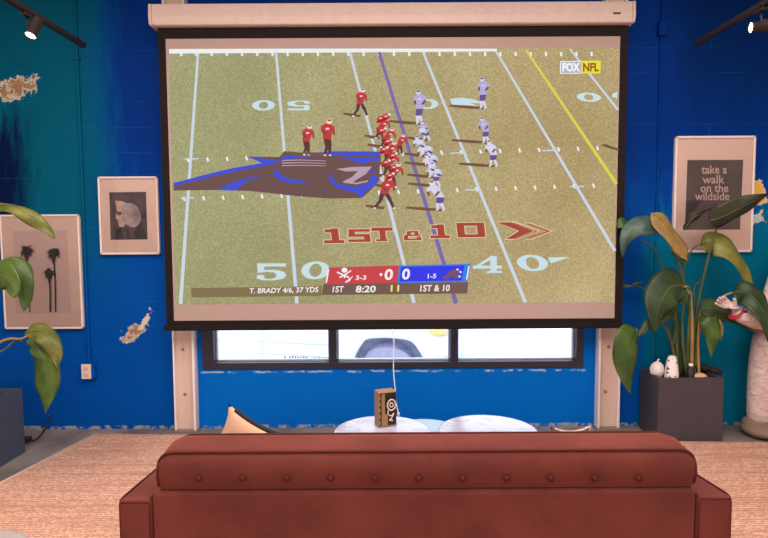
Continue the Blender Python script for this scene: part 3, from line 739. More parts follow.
# ------------------------------------------------------------------ sofa
def velvet():
    a = N('rust_velvet'); v = a.obj()
    f = a.noise(a.scale(v, 1, 1, 1), 5, 4, .6); g_ = a.noise(v, 160, 2)
    c = a.mix(a.step(f, .3, .7), rgb(86, 43, 38), rgb(104, 52, 46)); c = a.mix(a.math('MULTIPLY', g_, .25), c, rgb(72, 35, 32))
    a.base(c); a.set(Roughness=.85); a.b.inputs['Sheen Weight'].default_value = .3; a.b.inputs['Sheen Roughness'].default_value = .4
    a.b.inputs['Sheen Tint'].default_value = rgb(240, 150, 130); a.b.inputs['Specular IOR Level'].default_value = .15
    a.bump(g_, .08, .002); return a.m
M_SOFA = velvet(); M_PIPE = simple('dark_rust_piping', rgb(76, 32, 30), .8, spec=.15); M_LEG = simple('walnut_leg', rgb(72, 44, 30), .5)
YR = 1.95
sl, sr_ = at(119.3, 515, YR+.012).x, at(731, 515, YR+.012).x
al, ar = at(151, 505, YR).x, at(697.5, 505, YR).x
zb = at(425, 490.5, YR).z; za = at(425, 498.8, YR).z
YF = 2.72; ZD = .06
sofa = thing('sofa', ((sl+sr_)/2, 2.3, .012), 'rust velvet sofa seen from behind, with a buttoned back cushion', 'sofa')
MB().box(al+.003, ar-.003, YR, YR+.14, .16, zb).build('back_panel', M_SOFA, sofa, .018, 4)
for x0, x1 in ((sl, al), (ar, sr_)):
    ab = MB(); ab.prism([(x0, YR, .16), (x0, YR, za), (x0, YF, za-ZD), (x0, YF, .16)], (x1-x0, 0, 0)); am = ab.build('armrest', M_SOFA, sofa, .014, 3)
    m_ = MB(); r_ = .0045; xx = [x0+.008, x1-.008]
    for xq in xx: m_.tube([(xq, YR+.004, .17), (xq, YR+.004, za-.02), (xq, YR+.012, za-.005), (xq, YR+.03, za-.001), (xq, YF-.03, za-.001-ZD*.96)], r_, 6)
    m_.tube([(x0+.008, YR+.004, za-.009), (x1-.008, YR+.004, za-.009)], r_, 6)
    m_.build('piping', M_PIPE, am)
MB().box(al+.003, ar-.003, YR+.14, YF, .16, .31).build('seat_base', M_SOFA, sofa, .012)
xm = (al+ar)/2
for x0, x1 in ((al+.006, xm-.002), (xm+.002, ar-.006)):
    MB().box(x0, x1, YR+.26, YF+.01, .312, .44).build('seat_cushion', M_SOFA, sofa, .035, 4)
# back cushion: rounded bolster, top and rear profile swept along x
cl, cr = at(157.5, 470, YR).x, at(695.5, 470, YR).x
zt_ = at(425, 450.5, YR+.01).z; zd = at(425, 433.2, YR+.20).z
cb = MB(); n = 60
prof = [(.012, 0), (.0, .02), (-.012, .07), (-.008, .11), (.006, zt_-zb-.004), (.03, zt_-zb+.004), (.10, zt_-zb+.012), (.17, zd-zb+.004), (.215, zd-zb-.012), (.235, zd-zb-.06), (.24, .05), (.225, 0), (.2, -.18), (.13, -.18), (.12, 0)]
prof = [(y_+YR+.002, z_+zb+.003) for y_, z_ in prof]; np_ = len(prof)
vs, fs = [], []
yc, zc = YR+.1, zb+.06
for i in range(n+1):
    u = i/n; x_ = cl+(cr-cl)*u; d_ = min(u, 1-u)*(cr-cl)
    k = 1.0 if d_ > .06 else math.sqrt(max(0, 1-((.06-d_)/.06)**2))*.30+.70
    for y_, z_ in prof:
        vs.append(Vector((x_, yc+(y_-yc)*(.8+.2*k), zb+.003+(z_-zb-.003)*(k if z_ > zb else 1))))
us = []
for i in range(n+1):
    t = i/n; us.append(t)
for i in range(n):
    for j in range(np_):
        j2 = (j+1) % np_; fs.append((i*np_+j, i*np_+j2, (i+1)*np_+j2, (i+1)*np_+j))
fs += [tuple(range(np_)), tuple(range(n*np_, (n+1)*np_))]
# cluster rings near the ends so the corners are round
for i in range(n+1):
    t = i/n
    if t < .2: tt = .05*(t/.2)**2
    elif t > .8: tt = 1-.05*((1-t)/.2)**2
    else: tt = .05+.9*(t-.2)/.6
    x_ = cl+(cr-cl)*tt; d_ = min(tt, 1-tt)*(cr-cl)
    k = 1.0 if d_ > .055 else math.sqrt(max(0, 1-((.055-d_)/.055)**2))*.34+.66
    for j, (y_, z_) in enumerate(prof):
        vs[i*np_+j] = Vector((x_, yc+(y_-yc)*(.75+.25*k), zb+.003+(z_-zb-.003)*(k if z_ > zb else 1)))
cb.faces(vs, fs, True)
cush = cb.build('back_cushion', M_SOFA, sofa)
def ridge(j):
    return [vs[i*np_+j] for i in range(n+1)]
m_ = MB(); m_.tube([p+Vector((0, -.002, .001)) for p in ridge(4)], .0048, 6)
m_.tube([p+Vector((0, .002, .002)) for p in ridge(8)], .0048, 6)
for i in (2, n-2): m_.tube([vs[i*np_+j] + Vector((-.002 if i == 2 else .002, -.001, 0)) for j in (1, 2, 3, 4)], .0048, 6)
m_.build('piping', M_PIPE, cush)
for k in range(11):
    p = at(198.5+44.05*k, 478.3, YR-.012); p.y = YR-.009
    b = MB(); b.lathe([(.0095, .003), (.009, .007), (.006, .010), (0, .011)], p, (0, -1, 0), 14, cap=False)
    b.lathe([(.016, .001), (.0135, .003), (.009, .0015)], p, (0, -1, 0), 14, cap=False)
    b.build('button', M_PIPE, cush)
for x_ in (sl+.08, sr_-.08):
    for y_ in (YR+.08, YF-.1):
        MB().cyl((x_, y_, .0125), (x_, y_, .162), .014, .024, 16).build('leg', M_LEG, sofa)

# ------------------------------------------------------------------ throw pillows on the sofa
M_BEIGE = simple('beige_pillow_cloth', rgb(196, 158, 130), .9, bump=.2, scale=90); M_INK = simple('black_pillow_cloth', rgb(34, 30, 34), .9)
M_GREYC = simple('grey_pillow_cloth', rgb(92, 76, 72), .9); M_WHITEC = simple('white_pillow_trim', rgb(190, 172, 164), .9)
def pillow(name, center, a_, b__, th, rx, ry, pin, label, m_front, m_back, m_pipe, pr=.011):
    t = thing(name, center, label, 'pillow'); R = Matrix.Rotation(rx, 3, 'X') @ Matrix.Rotation(ry, 3, 'Y')
    G = 18; rim = []
    def P(u, v, s_):
        x_ = a_*u*(1-pin*(1-v*v)); z_ = b__*v*(1-pin*(1-u*u)); y_ = s_*th*max(0, (1-u*u)*(1-v*v))**.45
        return R @ Vector((x_, y_, z_)) + Vector(center)
    for s_, nm, mm in ((-1, 'front_cloth', m_front), (1, 'back_cloth', m_back)):
        mb = MB(); vv = [P(-1+2*i/G, -1+2*j/G, s_) for i in range(G+1) for j in range(G+1)]
        mb.faces(vv, [(i*(G+1)+j, (i+1)*(G+1)+j, (i+1)*(G+1)+j+1, i*(G+1)+j+1) for i in range(G) for j in range(G)], True)
        mb.build(nm, mm, t)
    rim = [P(-1+2*i/G, 1, 0) for i in range(G)] + [P(1, 1-2*i/G, 0) for i in range(G)] + [P(1-2*i/G, -1, 0) for i in range(G)] + [P(-1, -1+2*i/G, 0) for i in range(G)]
    mb = MB(); mb.tube(rim[2:2*G], pr, 6); mb.build('piping', m_pipe, t)
    return t
def corner(pk, a_, b__, rx, ry, u):
    return pk - (Matrix.Rotation(rx, 3, 'X') @ Matrix.Rotation(ry, 3, 'Y')) @ Vector((u*a_, 0, b__))
ry_ = math.radians(29)
c_ = corner(at(229, 403.5, 2.34), .155, .122, -.05, ry_, -1)
pillow('throw_pillow', c_, .155, .122, .045, -.05, ry_, .2, 'beige throw pillow with black trim, its corner up above the sofa back', M_BEIGE, M_INK, M_INK)
c_ = corner(at(590, 426.5, 2.36), .082, .115, -.05, 0, 1)
pillow('throw_pillow', c_, .082, .115, .04, -.05, 0, .2, 'dark grey throw pillow with white trim, barely above the sofa back', M_GREYC, M_INK, M_WHITEC, .006)

# ------------------------------------------------------------------ round tables and the box
def marble():
    a = N('white_marble'); v = a.obj(); f = a.noise(v, 5, 8, .65, 1.5)
    a.base(a.mix(a.step(f, .46, .60), rgb(180, 186, 206), rgb(160, 164, 186))); a.set(Roughness=.22); return a.m
M_MARB = marble(); M_TMETAL = simple('brushed_table_base', rgb(190, 188, 192), .35, .7)
M_REFLT = simple('tabletop_wall_reflection', rgb(130, 166, 186), .25)  # the blue wall's reflection, painted into the top's colour
def round_table(cx, cy, r, h, base, label, mt):
    t = thing('round_table', (cx, cy, .012), label, 'table', 'round coffee tables')
    m_ = MB(); m_.lathe([(0, h-.022), (r-.012, h-.022), (r-.002, h-.016), (r, h-.008), (r-.004, h-.001), (r-.012, h), (0, h)], (cx, cy, 0), seg=64, cap=False); m_.build('tabletop', mt, t)
    m_ = MB(); m_.cyl((cx, cy, .03), (cx, cy, h-.021), .022, .022, 20); m_.build('pedestal', M_TMETAL, t)
    m_ = MB(); m_.lathe([(0, .0125), (base, .0125), (base, .02), (base-.02, .03), (.03, .038), (.022, .06), (0, .06)], (cx, cy, 0), seg=40, cap=False); m_.build('base', M_TMETAL, t)
TH = .40
lx = at(382.5, 431, 3.12).x; rx_ = at(488.2, 431, 3.12).x
round_table(lx, 3.12, .267, TH, .15, 'round white marble coffee table with the small box on it', M_MARB)
round_table(rx_, 3.12, .272, TH, .15, 'round white marble coffee table with nothing on it, right of the other', M_MARB)
round_table(at(424, 422, 3.3).x, 3.25, .21, .355, .10, 'lower round table, blue wall reflection in its colour, tucked between the two marble ones', M_REFLT)
M_BOX = simple('brown_card_box', rgb(150, 116, 92), .7); M_BOXK = simple('box_black_print', rgb(26, 22, 22), .5); M_BOXG = simple('box_gold_print', rgb(150, 118, 70), .5); M_BOXW = simple('box_pale_print', rgb(226, 204, 192), .5)
b0 = atz(385.5, 427.5, TH); bh = .20; bw, bd = .105, .075
bt = thing('box', (b0.x, b0.y+.04, TH), 'small brown box with a black printed front, upright on the marble table', 'box', None, math.radians(20))
MB().box(-bw/2, bw/2, -bd/2, bd/2, 0, bh).build('carton', M_BOX, bt, .002, local=True)
f_ = -bd/2
pr = MB(); pr.box(-bw/2+.004, bw/2-.002, f_-.0012, f_+.001, .012, bh-.006); fp = pr.build('printed_front', M_BOXK, bt, local=True)
pr = MB(); pr.box(-bw/2+.016, -bw/2+.036, f_-.0022, f_, .012, bh-.01); pr.box(-bw/2+.036, -bw/2+.052, f_-.0022, f_, .012, .075)
for k in range(5): pr.box(-bw/2+.002, -bw/2+.010, f_-.0022, f_, .02+.035*k, .04+.035*k)
pr.build('gold_panel', M_BOXG, fp, local=True)
pr = MB(); pr.tube([(.022+.024*math.cos(t), f_-.002, .125+.03*math.sin(t)) for t in (2*PI*k/24 for k in range(24))], .004, 6, True)
pr.tube([(.022+.01*math.cos(t), f_-.002, .125+.012*math.sin(t)) for t in (2*PI*k/14 for k in range(14))], .003, 6, True)
pr.tube(spline([(.004, f_-.002, .098), (.0, f_-.002, .08), (.012, f_-.002, .066), (.026, f_-.002, .066), (.036, f_-.002, .078), (.022, f_-.002, .05), (.01, f_-.002, .04), (.03, f_-.002, .036)], 24), .003, 6)
pr.build('ring_emblem', M_BOXW, fp, local=True)

# ------------------------------------------------------------------ planters and plants
M_SLATE = simple('slate_planter', rgb(62, 58, 65), .6, var=.08, scale=12, bump=.1); M_SLATEL = simple('blue_slate_planter', rgb(64, 76, 94), .6, var=.08, scale=12, bump=.1)
M_SOIL = simple('dark_potting_soil', rgb(42, 32, 26), .95, bump=.6)
def leafmat(name, a1, b1, tan=None):
    a = N(name); v = a.obj(); f = a.noise(v, 6, 4, .6)
    c = a.mix(a.step(f, .35, .68), rgb(*a1), rgb(*b1))
    c = a.mix(a.math('MULTIPLY', a.noise(v, 45, 3), .2), c, rgb(30, 42, 24))
    a.base(c); a.set(Roughness=.42); a.b.inputs['Specular IOR Level'].default_value = .4
    tl_ = a.n('ShaderNodeBsdfTranslucent'); a.l(c, tl_.inputs[0]); mx = a.n('ShaderNodeMixShader'); mx.inputs[0].default_value = .18
    a.l(a.b.outputs[0], mx.inputs[1]); a.l(tl_.outputs[0], mx.inputs[2]); a.l(mx.outputs[0], a.out.inputs[0])
    a.bump(a.noise(a.scale(v, 1, 1, 1), 28, 3), .15, .006)
    return a.m
LG = leafmat('leaf_deep_green', (38, 62, 38), (62, 88, 50)); LO = leafmat('leaf_olive', (96, 104, 44), (136, 136, 62)); LT_ = leafmat('leaf_tan_lit', (142, 118, 66), (176, 148, 90))  # tan, and partly olive, is warm light painted into the leaves
LB = leafmat('leaf_blue_green', (56, 84, 78), (96, 124, 116)); LM = leafmat('leaf_mid_green', (56, 88, 40), (92, 120, 52)); LD = leafmat('leaf_dark', (40, 46, 40), (60, 66, 48))
LST = leafmat('stem_green', (70, 92, 56), (104, 116, 70)); LSY = leafmat('stem_straw', (176, 146, 84), (206, 172, 108))
def stem(root, pts, r0, r1, mat):
    q = spline(pts, 22); m_ = MB(); m_.tube(q, [r0+(r1-r0)*i/22 for i in range(23)], 8); m_.build('stem', mat, root)
def leaf(root, mid, wid, nrm, mat, fold=.25, tip=.5, wav=.012, skew=0.0, rib=None):
    n_ = 22; q = spline(mid, n_); C_ = 8; vv = []; rg = random.Random(len(root.children)+5)
    ph = rg.uniform(0, 6)
    for i, p in enumerate(q):
        t = i/n_; T = (q[min(i+1, n_)]-q[max(i-1, 0)]).normalized(); Nn = Vector(nrm).normalized()
        A = T.cross(Nn)
        A = A.normalized() if A.length > 1e-4 else Vector((1, 0, 0)); B = A.cross(T).normalized()
        w_ = wid*max(.02, math.sin(PI*(t**tip))**.75) if t < 1 else wid*.01
        for j in range(C_+1):
            s_ = -1+2*j/C_; ws = w_*(1+skew*s_)
            vv.append(p + A*s_*ws*math.sqrt(max(.1, 1-fold*fold)) - B*(abs(s_)**1.3*ws*fold) + B*wav*math.sin(ph+t*11+s_*1.5)*abs(s_))
    m_ = MB(); m_.faces(vv, [(i*(C_+1)+j, (i+1)*(C_+1)+j, (i+1)*(C_+1)+j+1, i*(C_+1)+j+1) for i in range(n_) for j in range(C_)], True)
    l_ = m_.build('leaf', mat, root, solid=.0022)
    k = MB(); k.tube(q, [.0045*(1-.8*i/n_) for i in range(n_+1)], 6); k.build('midrib', rib or LST, l_)
    return l_
def planter(name, x0, x1, y0, y1, z1, label, mat, inner=.03):
    t = thing(name, ((x0+x1)/2, (y0+y1)/2, 0), label, 'planter')
    m_ = MB(); m_.box(x0, x0+inner, y0, y1, 0, z1); m_.box(x1-inner, x1, y0, y1, 0, z1); m_.box(x0+inner, x1-inner, y0, y0+inner, 0, z1); m_.box(x0+inner, x1-inner, y1-inner, y1, 0, z1); m_.box(x0+inner, x1-inner, y0+inner, y1-inner, .0, .03)
    m_.build('box_shell', mat, t)
    MB().box(x0+inner, x1-inner, y0+inner, y1-inner, .03, z1-.03).build('soil', M_SOIL, t)
    return t
RP = (at(657.2, 440.6, 4.0).x, at(721.8, 441, 4.0).x, 4.0, 4.29, .452)
planter('planter', *RP, 'charcoal box planter against the wall, right of the sofa', M_SLATE)
SO = RP[4]-.03
rpt = thing('potted_plant', at(688, 372, 4.14).xy.to_3d()+Vector((0, 0, SO)), 'tall bird of paradise plant in the planter right of the screen', 'plant')
def A(px, py, Y=4.1): return at(px, py, Y)
base = [A(x_, 379, y_) for x_, y_ in ((682, 4.17), (687, 4.12), (691, 4.14), (695, 4.17), (678, 4.14), (699, 4.12))]
for p in base: p.z = SO-.01
# stems: from the soil to where each blade begins
stem(rpt, [base[1], A(682, 330, 4.1), A(684, 285, 4.1), A(676, 258, 4.08), A(668, 240, 4.04), A(658, 226, 4.0)], .013, .006, LST)
stem(rpt, [base[0], A(677, 320, 4.16), A(668, 285, 4.2), A(655, 250, 4.22), A(641, 240, 4.22)], .010, .004, LST)
stem(rpt, [base[2], A(694, 335, 4.12), A(699, 300, 4.1), A(704, 275, 4.08), A(713, 240, 4.04), A(719, 222, 4.0)], .013, .006, LST)
stem(rpt, [base[3], A(690, 320, 4.16), A(685, 290, 4.16), A(684, 268, 4.16), A(692, 250, 4.14), A(704, 243, 4.12)], .012, .005, LST)
stem(rpt, [base[3], A(697, 350, 4.15), A(700, 330, 4.12), A(711, 308, 4.05), A(724, 296, 4.0), A(738, 291, 3.96)], .012, .006, LSY)
stem(rpt, [base[5], A(698, 340, 4.1), A(700, 315, 4.06), A(702, 308, 4.02)], .011, .006, LSY)
stem(rpt, [base[1], A(688, 340, 4.08), A(690, 300, 4.05), A(688, 288, 4.02), A(680, 286, 3.98)], .012, .006, LST)
stem(rpt, [base[4], A(672, 345, 4.06), A(664, 325, 4.02), A(655, 318, 3.98)], .010, .005, LST)
stem(rpt, [base[2], A(692, 330, 4.08), A(691, 305, 4.06), A(690, 292, 4.04)], .015, .010, LSY)
stem(rpt, [base[0], A(672, 340, 4.18), A(666, 318, 4.2), A(652, 296, 4.2), A(640, 287, 4.2), A(624, 285, 4.2)], .008, .003, LST)
stem(rpt, [base[5], A(697, 325, 4.14), A(694, 290, 4.15), A(701, 280, 4.14)], .009, .004, LST)
stem(rpt, [base[4], A(676, 325, 4.1), A(675, 300, 4.08), A(676, 290, 4.06)], .012, .007, LST)
# blades
leaf(rpt, [A(662, 228, 3.98), A(650, 223, 3.97), A(636, 226, 3.97), A(627, 238, 3.98), A(622, 258, 4.0)], .085, (.0, -.8, .55), LB, .35, .62)
leaf(rpt, [A(651, 213, 3.99), A(662, 221, 3.96), A(674, 236, 3.94), A(683, 250, 3.93), A(688, 261, 3.93)], .085, (.45, -.8, .2), LT_, .2, .75, rib=LO)
leaf(rpt, [A(658, 228, 4.0), A(672, 240, 3.98), A(681, 255, 3.97), A(684, 268, 3.97)], .035, (-.6, -.6, -.4), LG, .3, .6)
leaf(rpt, [A(709, 221, 3.98), A(722, 217, 3.95), A(738, 209, 3.92), A(754, 201, 3.9), A(772, 193, 3.88)], .088, (-.1, -.75, -.35), LD, .3, .55)
leaf(rpt, [A(684, 230, 4.1), A(692, 219, 4.08), A(702, 213, 4.06), A(714, 208, 4.04)], .032, (0, -.7, -.4), LD, .3, .6)
leaf(rpt, [A(700, 245, 4.12), A(716, 242, 4.05), A(731, 249, 4.0), A(744, 266, 3.97), A(752, 289, 3.95)], .10, (.35, -.85, .25), LO, .3, .62)
leaf(rpt, [A(733, 292, 3.95), A(747, 293, 3.87), A(759, 304, 3.80), A(768, 324, 3.76), A(774, 350, 3.75)], .085, (.1, -.95, .1), LG, .2, .55)
leaf(rpt, [A(701, 308, 4.0), A(716, 309, 4.0), A(731, 316, 4.02), A(747, 328, 4.05)], .075, (.1, -.95, .2), LG, .25, .55)
leaf(rpt, [A(703, 312, 4.02), A(710, 320, 3.98), A(713, 336, 3.96), A(711, 358, 3.96)], .07, (-.15, -1, .1), LM, .3, .6)
leaf(rpt, [A(712, 318, 4.04), A(719, 326, 4.0), A(721, 340, 4.0)], .03, (-.7, -.7, 0), LT_, .3, .6)
leaf(rpt, [A(686, 285, 3.98), A(671, 287, 3.93), A(662, 299, 3.9), A(657, 313, 3.89), A(654, 333, 3.89)], .135, (.05, -1, .25), LG, .18, .52)
leaf(rpt, [A(675, 308, 4.0), A(662, 316, 3.96), A(648, 325, 3.93), A(638, 338, 3.92)], .05, (.3, -.7, .5), LG, .3, .6)
leaf(rpt, [A(636, 328, 3.95), A(629, 338, 3.9), A(626, 356, 3.88), A(627, 376, 3.88), A(630, 394, 3.88)], .094, (.05, -1, .05), LM, .2, .6)
leaf(rpt, [A(642, 282, 4.2), A(636, 284, 4.2), A(628, 286, 4.2), A(618, 284, 4.2)], .014, (0, -.7, .6), LG, .3, .7)
leaf(rpt, [A(691, 296, 4.0), A(688, 288, 3.98), A(684, 287, 3.96)], .016, (0, -1, 0), LT_, .2, .6)
leaf(rpt, [A(632, 226, 4.1), A(624, 222, 4.08), A(618, 228, 4.06)], .05, (0, -.8, .5), LM, .3, .6)
leaf(rpt, [A(671, 350, 4.1), A(676, 330, 4.08), A(674, 305, 4.06), A(668, 290, 4.06)], .022, (-.4, -.9, 0), LG, .3, .6)
# left planter: the side toward us is out of the frame
lf = atz(25.2, 452, 0)
LPX1 = lf.x
planter('planter', LPX1-.46, LPX1, lf.y-.78, lf.y, .445, 'blue-grey box planter at the left edge, beside the palm print', M_SLATEL)
lpt = thing('potted_plant', (LPX1-.25, lf.y-.4, .415), 'leafy bird of paradise plant in the planter at the left edge', 'plant')
def B(px, py, Y=3.5): return at(px, py, Y)
LB0 = [Vector((LPX1-.26+dx, lf.y-.4+dy, .405)) for dx, dy in ((0, 0), (.03, .05), (-.04, .03), (.04, -.05), (-.02, -.06), (.06, 0))]
stem(lpt, [LB0[0], B(-30, 320, 3.42), B(-28, 250, 3.4), B(-16, 212, 3.38), B(-4, 206, 3.36)], .014, .006, LST)
stem(lpt, [LB0[1], B(-20, 370, 3.45), B(-6, 347, 3.42), B(8, 339, 3.4), B(20, 339, 3.38), B(27, 336, 3.37)], .011, .005, LSY)
stem(lpt, [LB0[2], B(-32, 330, 3.4), B(-26, 290, 3.34), B(-12, 274, 3.3)], .012, .006, LST)
stem(lpt, [LB0[3], B(-12, 360, 3.36), B(4, 350, 3.38), B(15, 341, 3.4), B(22, 341, 3.4)], .009, .005, LST)
stem(lpt, [LB0[4], B(-48, 300, 3.3), B(-60, 220, 3.25), B(-80, 180, 3.2)], .013, .006, LST)
leaf(lpt, [B(-6, 205, 3.36), B(14, 207, 3.33), B(32, 217, 3.31), B(46, 228, 3.3), B(55, 239, 3.3)], .05, (-.2, -.55, .8), LO, .35, .6)
leaf(lpt, [B(-14, 274, 3.3), B(0, 275, 3.25), B(10, 282, 3.22), B(15, 298, 3.21)], .085, (-.1, -1, .1), LM, .25, .6)
leaf(lpt, [B(-2, 268, 3.36), B(14, 268, 3.34), B(22, 280, 3.33), B(25, 296, 3.33), B(24, 311, 3.33)], .07, (.2, -1, .1), LM, .25, .6)
leaf(lpt, [B(25, 334, 3.38), B(38, 331, 3.36), B(49, 339, 3.34), B(56, 354, 3.33), B(58, 368, 3.33)], .065, (.4, -.7, .5), LO, .3, .6)
leaf(lpt, [B(28, 340, 3.36), B(34, 345, 3.34), B(38, 356, 3.33), B(39, 366, 3.33)], .042, (.1, -1, .1), LM, .25, .6)
leaf(lpt, [B(37, 348, 3.36), B(44, 358, 3.33), B(46, 378, 3.32), B(46, 396, 3.32), B(45, 414, 3.32)], .082, (0, -1, .05), LM, .2, .62)
leaf(lpt, [B(-80, 180, 3.2), B(-95, 150, 3.15), B(-115, 145, 3.1), B(-135, 165, 3.1)], .11, (0, -.7, .7), LG, .25, .6)

# things in the right planter
M_WHT = simple('white_ceramic', rgb(232, 222, 222), .4, var=.03); M_WHS = N('white_ceramic_spotted'); _v = M_WHS.obj()
M_WHS.base(M_WHS.mix(M_WHS.step(M_WHS.noise(_v, 42, 2), .60, .63), rgb(234, 224, 222), rgb(30, 26, 28))); M_WHS.set(Roughness=.4); M_WHS = M_WHS.m
q = A(657, 376, 4.13); q.z = SO
gd = thing('gourd', q, 'round white ceramic gourd sitting in the right planter', 'ornament')
m_ = MB(); vs, fs = [], []; sg, rn = 40, 14
for i in range(rn+1):
    p_ = PI*i/rn
    for k in range(sg):
        t = 2*PI*k/sg; rr = .050*(1+.05*math.cos(t*8))*math.sin(p_)
        vs.append(q+Vector((rr*math.cos(t), rr*.85*math.sin(t), .06-.06*math.cos(p_))))
for i in range(rn):
    for k in range(sg): fs.append((i*sg+k, i*sg+(k+1) % sg, (i+1)*sg+(k+1) % sg, (i+1)*sg+k))
m_.faces(vs, fs, True); m_.build('body', M_WHT, gd)
m_ = MB(); m_.tube([q+Vector((0, 0, .112)), q+Vector((.004, 0, .130)), q+Vector((.014, 0, .138))], [.008, .006, .005], 8); m_.build('stalk', M_WHT, gd)
q = A(671.5, 378, 4.06); q.z = SO
vz = thing('ornament_vase', q, 'tapered white vase with black spots in the right planter', 'vase')
m_ = MB(); m_.lathe([(.0, 0), (.044, 0), (.049, .01), (.045, .06), (.038, .12), (.028, .165), (.024, .175), (.019, .172), (.022, .15), (0, .12)], q, seg=28, cap=False); m_.build('body', M_WHS, vz)
q = A(690.5, 378, 4.07); q.z = SO
bo = thing('bottle', q, 'small black bottle with a pale cap in the right planter', 'bottle')
m_ = MB(); m_.lathe([(0, 0), (.026, 0), (.028, .006), (.028, .07), (.014, .09), (.014, .10), (0, .10)], q, seg=20, cap=False); m_.build('body', M_DARKP, bo)
m_ = MB(); m_.lathe([(0, .099), (.016, .099), (.016, .118), (0, .118)], q, seg=20, cap=False); m_.build('cap', M_LENS, bo)
q = A(700, 378, 4.06); q.z = SO
m_ = MB(); m_.ball(q+Vector((0, 0, .025)), (.05, .035, .028), 18, 10)
tag(m_.build('stone', simple('tan_stone', rgb(196, 160, 132), .8, bump=.4)), 'smooth tan stone lying in the right planter', 'stone')
q = A(708, 376, 4.17)
m_ = MB(); zq = SO+.03
m_.tube(spline([(q.x-.10, 4.17, SO+.06), (q.x-.05, 4.165, SO+.068), (q.x+.02, 4.16, SO+.05), (q.x+.09, 4.155, SO+.028)], 20), [.024+.012*math.sin(i*.9)*.5 for i in range(21)], 10)
tag(m_.build('driftwood', simple('black_driftwood', rgb(30, 26, 26), .8, bump=.6)), 'black twisted driftwood lying at the back of the right planter', 'driftwood')

# black cord with a plug beside the left planter
pl = [atz(44, 430, .012), atz(40, 436, .008), atz(35, 440, .008), atz(30, 441, .008)]
pl[0].y = min(pl[0].y, 4.31)
cdr = thing('power_cord', pl[2], 'black power cord with a plug on the concrete by the left planter', 'cord')
m_ = MB(); m_.tube(spline([Vector((pl[0].x+.03, 4.315, .12)), Vector((pl[0].x+.01, 4.29, .03))]+pl, 30), .006, 8); m_.build('cable', M_DARKP, cdr)
p = pl[3]; MB().box(p.x-.07, p.x+.0, p.y-.03, p.y+.03, .0, .035).build('plug', M_DARKP, cdr, .006)

# ------------------------------------------------------------------ statue in a white suit
def suit():
    a = N('white_wrinkled_suit'); v = a.obj()
    f = a.noise(a.scale(v, 1, 1, 2.2), 14, 5, .65, .8); c = a.mix(a.step(f, .3, .7), rgb(196, 176, 172), rgb(226, 208, 204))
    a.base(c); a.set(Roughness=.75); a.bump(f, .8, .03); return a.m
M_SUIT = suit(); M_REDB = simple('red_stripe', rgb(176, 40, 56), .7); M_BLUEB = simple('blue_patch', rgb(40, 66, 130), .7); M_TANB = simple('tan_belt', rgb(150, 100, 70), .7); M_BOOT = simple('grey_brown_boot', rgb(124, 104, 92), .8, bump=.5)
SYY = 4.125
sx = at(758, 400, SYY).x
stt = thing('statue', (sx+.14, SYY, 0), 'life-size statue in a white wrinkled suit at the right edge, arm held out', 'statue')
def skin_mesh(pts, edges, radii):
    me = bpy.data.meshes.new('s'); me.from_pydata([tuple(p) for p in pts], edges, []); o = bpy.data.objects.new('s', me); COL.objects.link(o)
    sk = o.modifiers.new('k', 'SKIN'); su = o.modifiers.new('s', 'SUBSURF'); su.levels = su.render_levels = 2
    for i, r_ in enumerate(radii): me.skin_vertices[0].data[i].radius = r_ if isinstance(r_, tuple) else (r_, r_)
    me.skin_vertices[0].data[0].use_root = True
    dg = bpy.context.evaluated_depsgraph_get(); m2 = bpy.data.meshes.new_from_object(o.evaluated_get(dg)); bpy.data.objects.remove(o); return m2
def from_mesh(me, name, mat, parent):
    mb = MB(); mb.bm.from_mesh(me); return mb.build(name, mat, parent, smooth=True)
pel = Vector((sx+.33, SYY, .84)); hnd = at(721, 300.5, 3.90); elb = at(754, 328, 3.92)
kl = Vector((sx+.015, SYY-.01, .45)); fl = Vector((sx+.01, SYY, .07)); hipl = Vector((sx+.05, SYY, .76))
pts = [pel, hipl, kl, fl, pel+Vector((.13, 0, -.08)), Vector((sx+.38, SYY, .45)), Vector((sx+.40, SYY, .07)), pel+Vector((0, 0, .25)), pel+Vector((0, 0, .48)), pel+Vector((0, 0, .58)), pel+Vector((0, -.01, .72)),
       pel+Vector((-.17, 0, .44)), elb+Vector((.07, 0, .02)), hnd.lerp(elb, .35), pel+Vector((.20, 0, .44)), pel+Vector((.27, 0, .18)), pel+Vector((.28, -.06, -.06))]
ed = [(0, 1), (1, 2), (2, 3), (0, 4), (4, 5), (5, 6), (0, 7), (7, 8), (8, 9), (9, 10), (8, 11), (11, 12), (12, 13), (8, 14), (14, 15), (15, 16)]
rd = [.13, .105, .098, .085, .11, .10, .085, .12, .13, .06, .10, .075, .07, .062, .075, .06, .048]
from_mesh(skin_mesh(pts, ed, rd), 'body', M_SUIT, stt)
# gloved hand with fingers
dv = (hnd-elb).normalized(); pal = hnd.lerp(elb, .30)
hp = [pal, pal+dv*.06]; he = [(0, 1)]; hr = [.034, .036]
sd = Vector((0, -.4, 1)); sd = (sd-dv*sd.dot(dv)).normalized()
for k, ln in enumerate((.055, .065, .06, .048)):
    i0 = len(hp); o_ = sd*(.028-.019*k)
    hp += [pal+dv*.075+o_, pal+dv*(.075+ln*.55)+o_*1.1+Vector((0, -.008, -.004)), pal+dv*(.075+ln)+o_*1.1+Vector((0, -.022, -.014))]
    he += [(1, i0), (i0, i0+1), (i0+1, i0+2)]; hr += [.012, .011, .009]
i0 = len(hp); hp += [pal+dv*.03+sd*.045+Vector((0, -.02, 0)), pal+dv*.065+sd*.058+Vector((0, -.03, 0))]; he += [(0, i0), (i0, i0+1)]; hr += [.013, .011]
from_mesh(skin_mesh(hp, he, hr), 'glove', M_SUIT, stt)
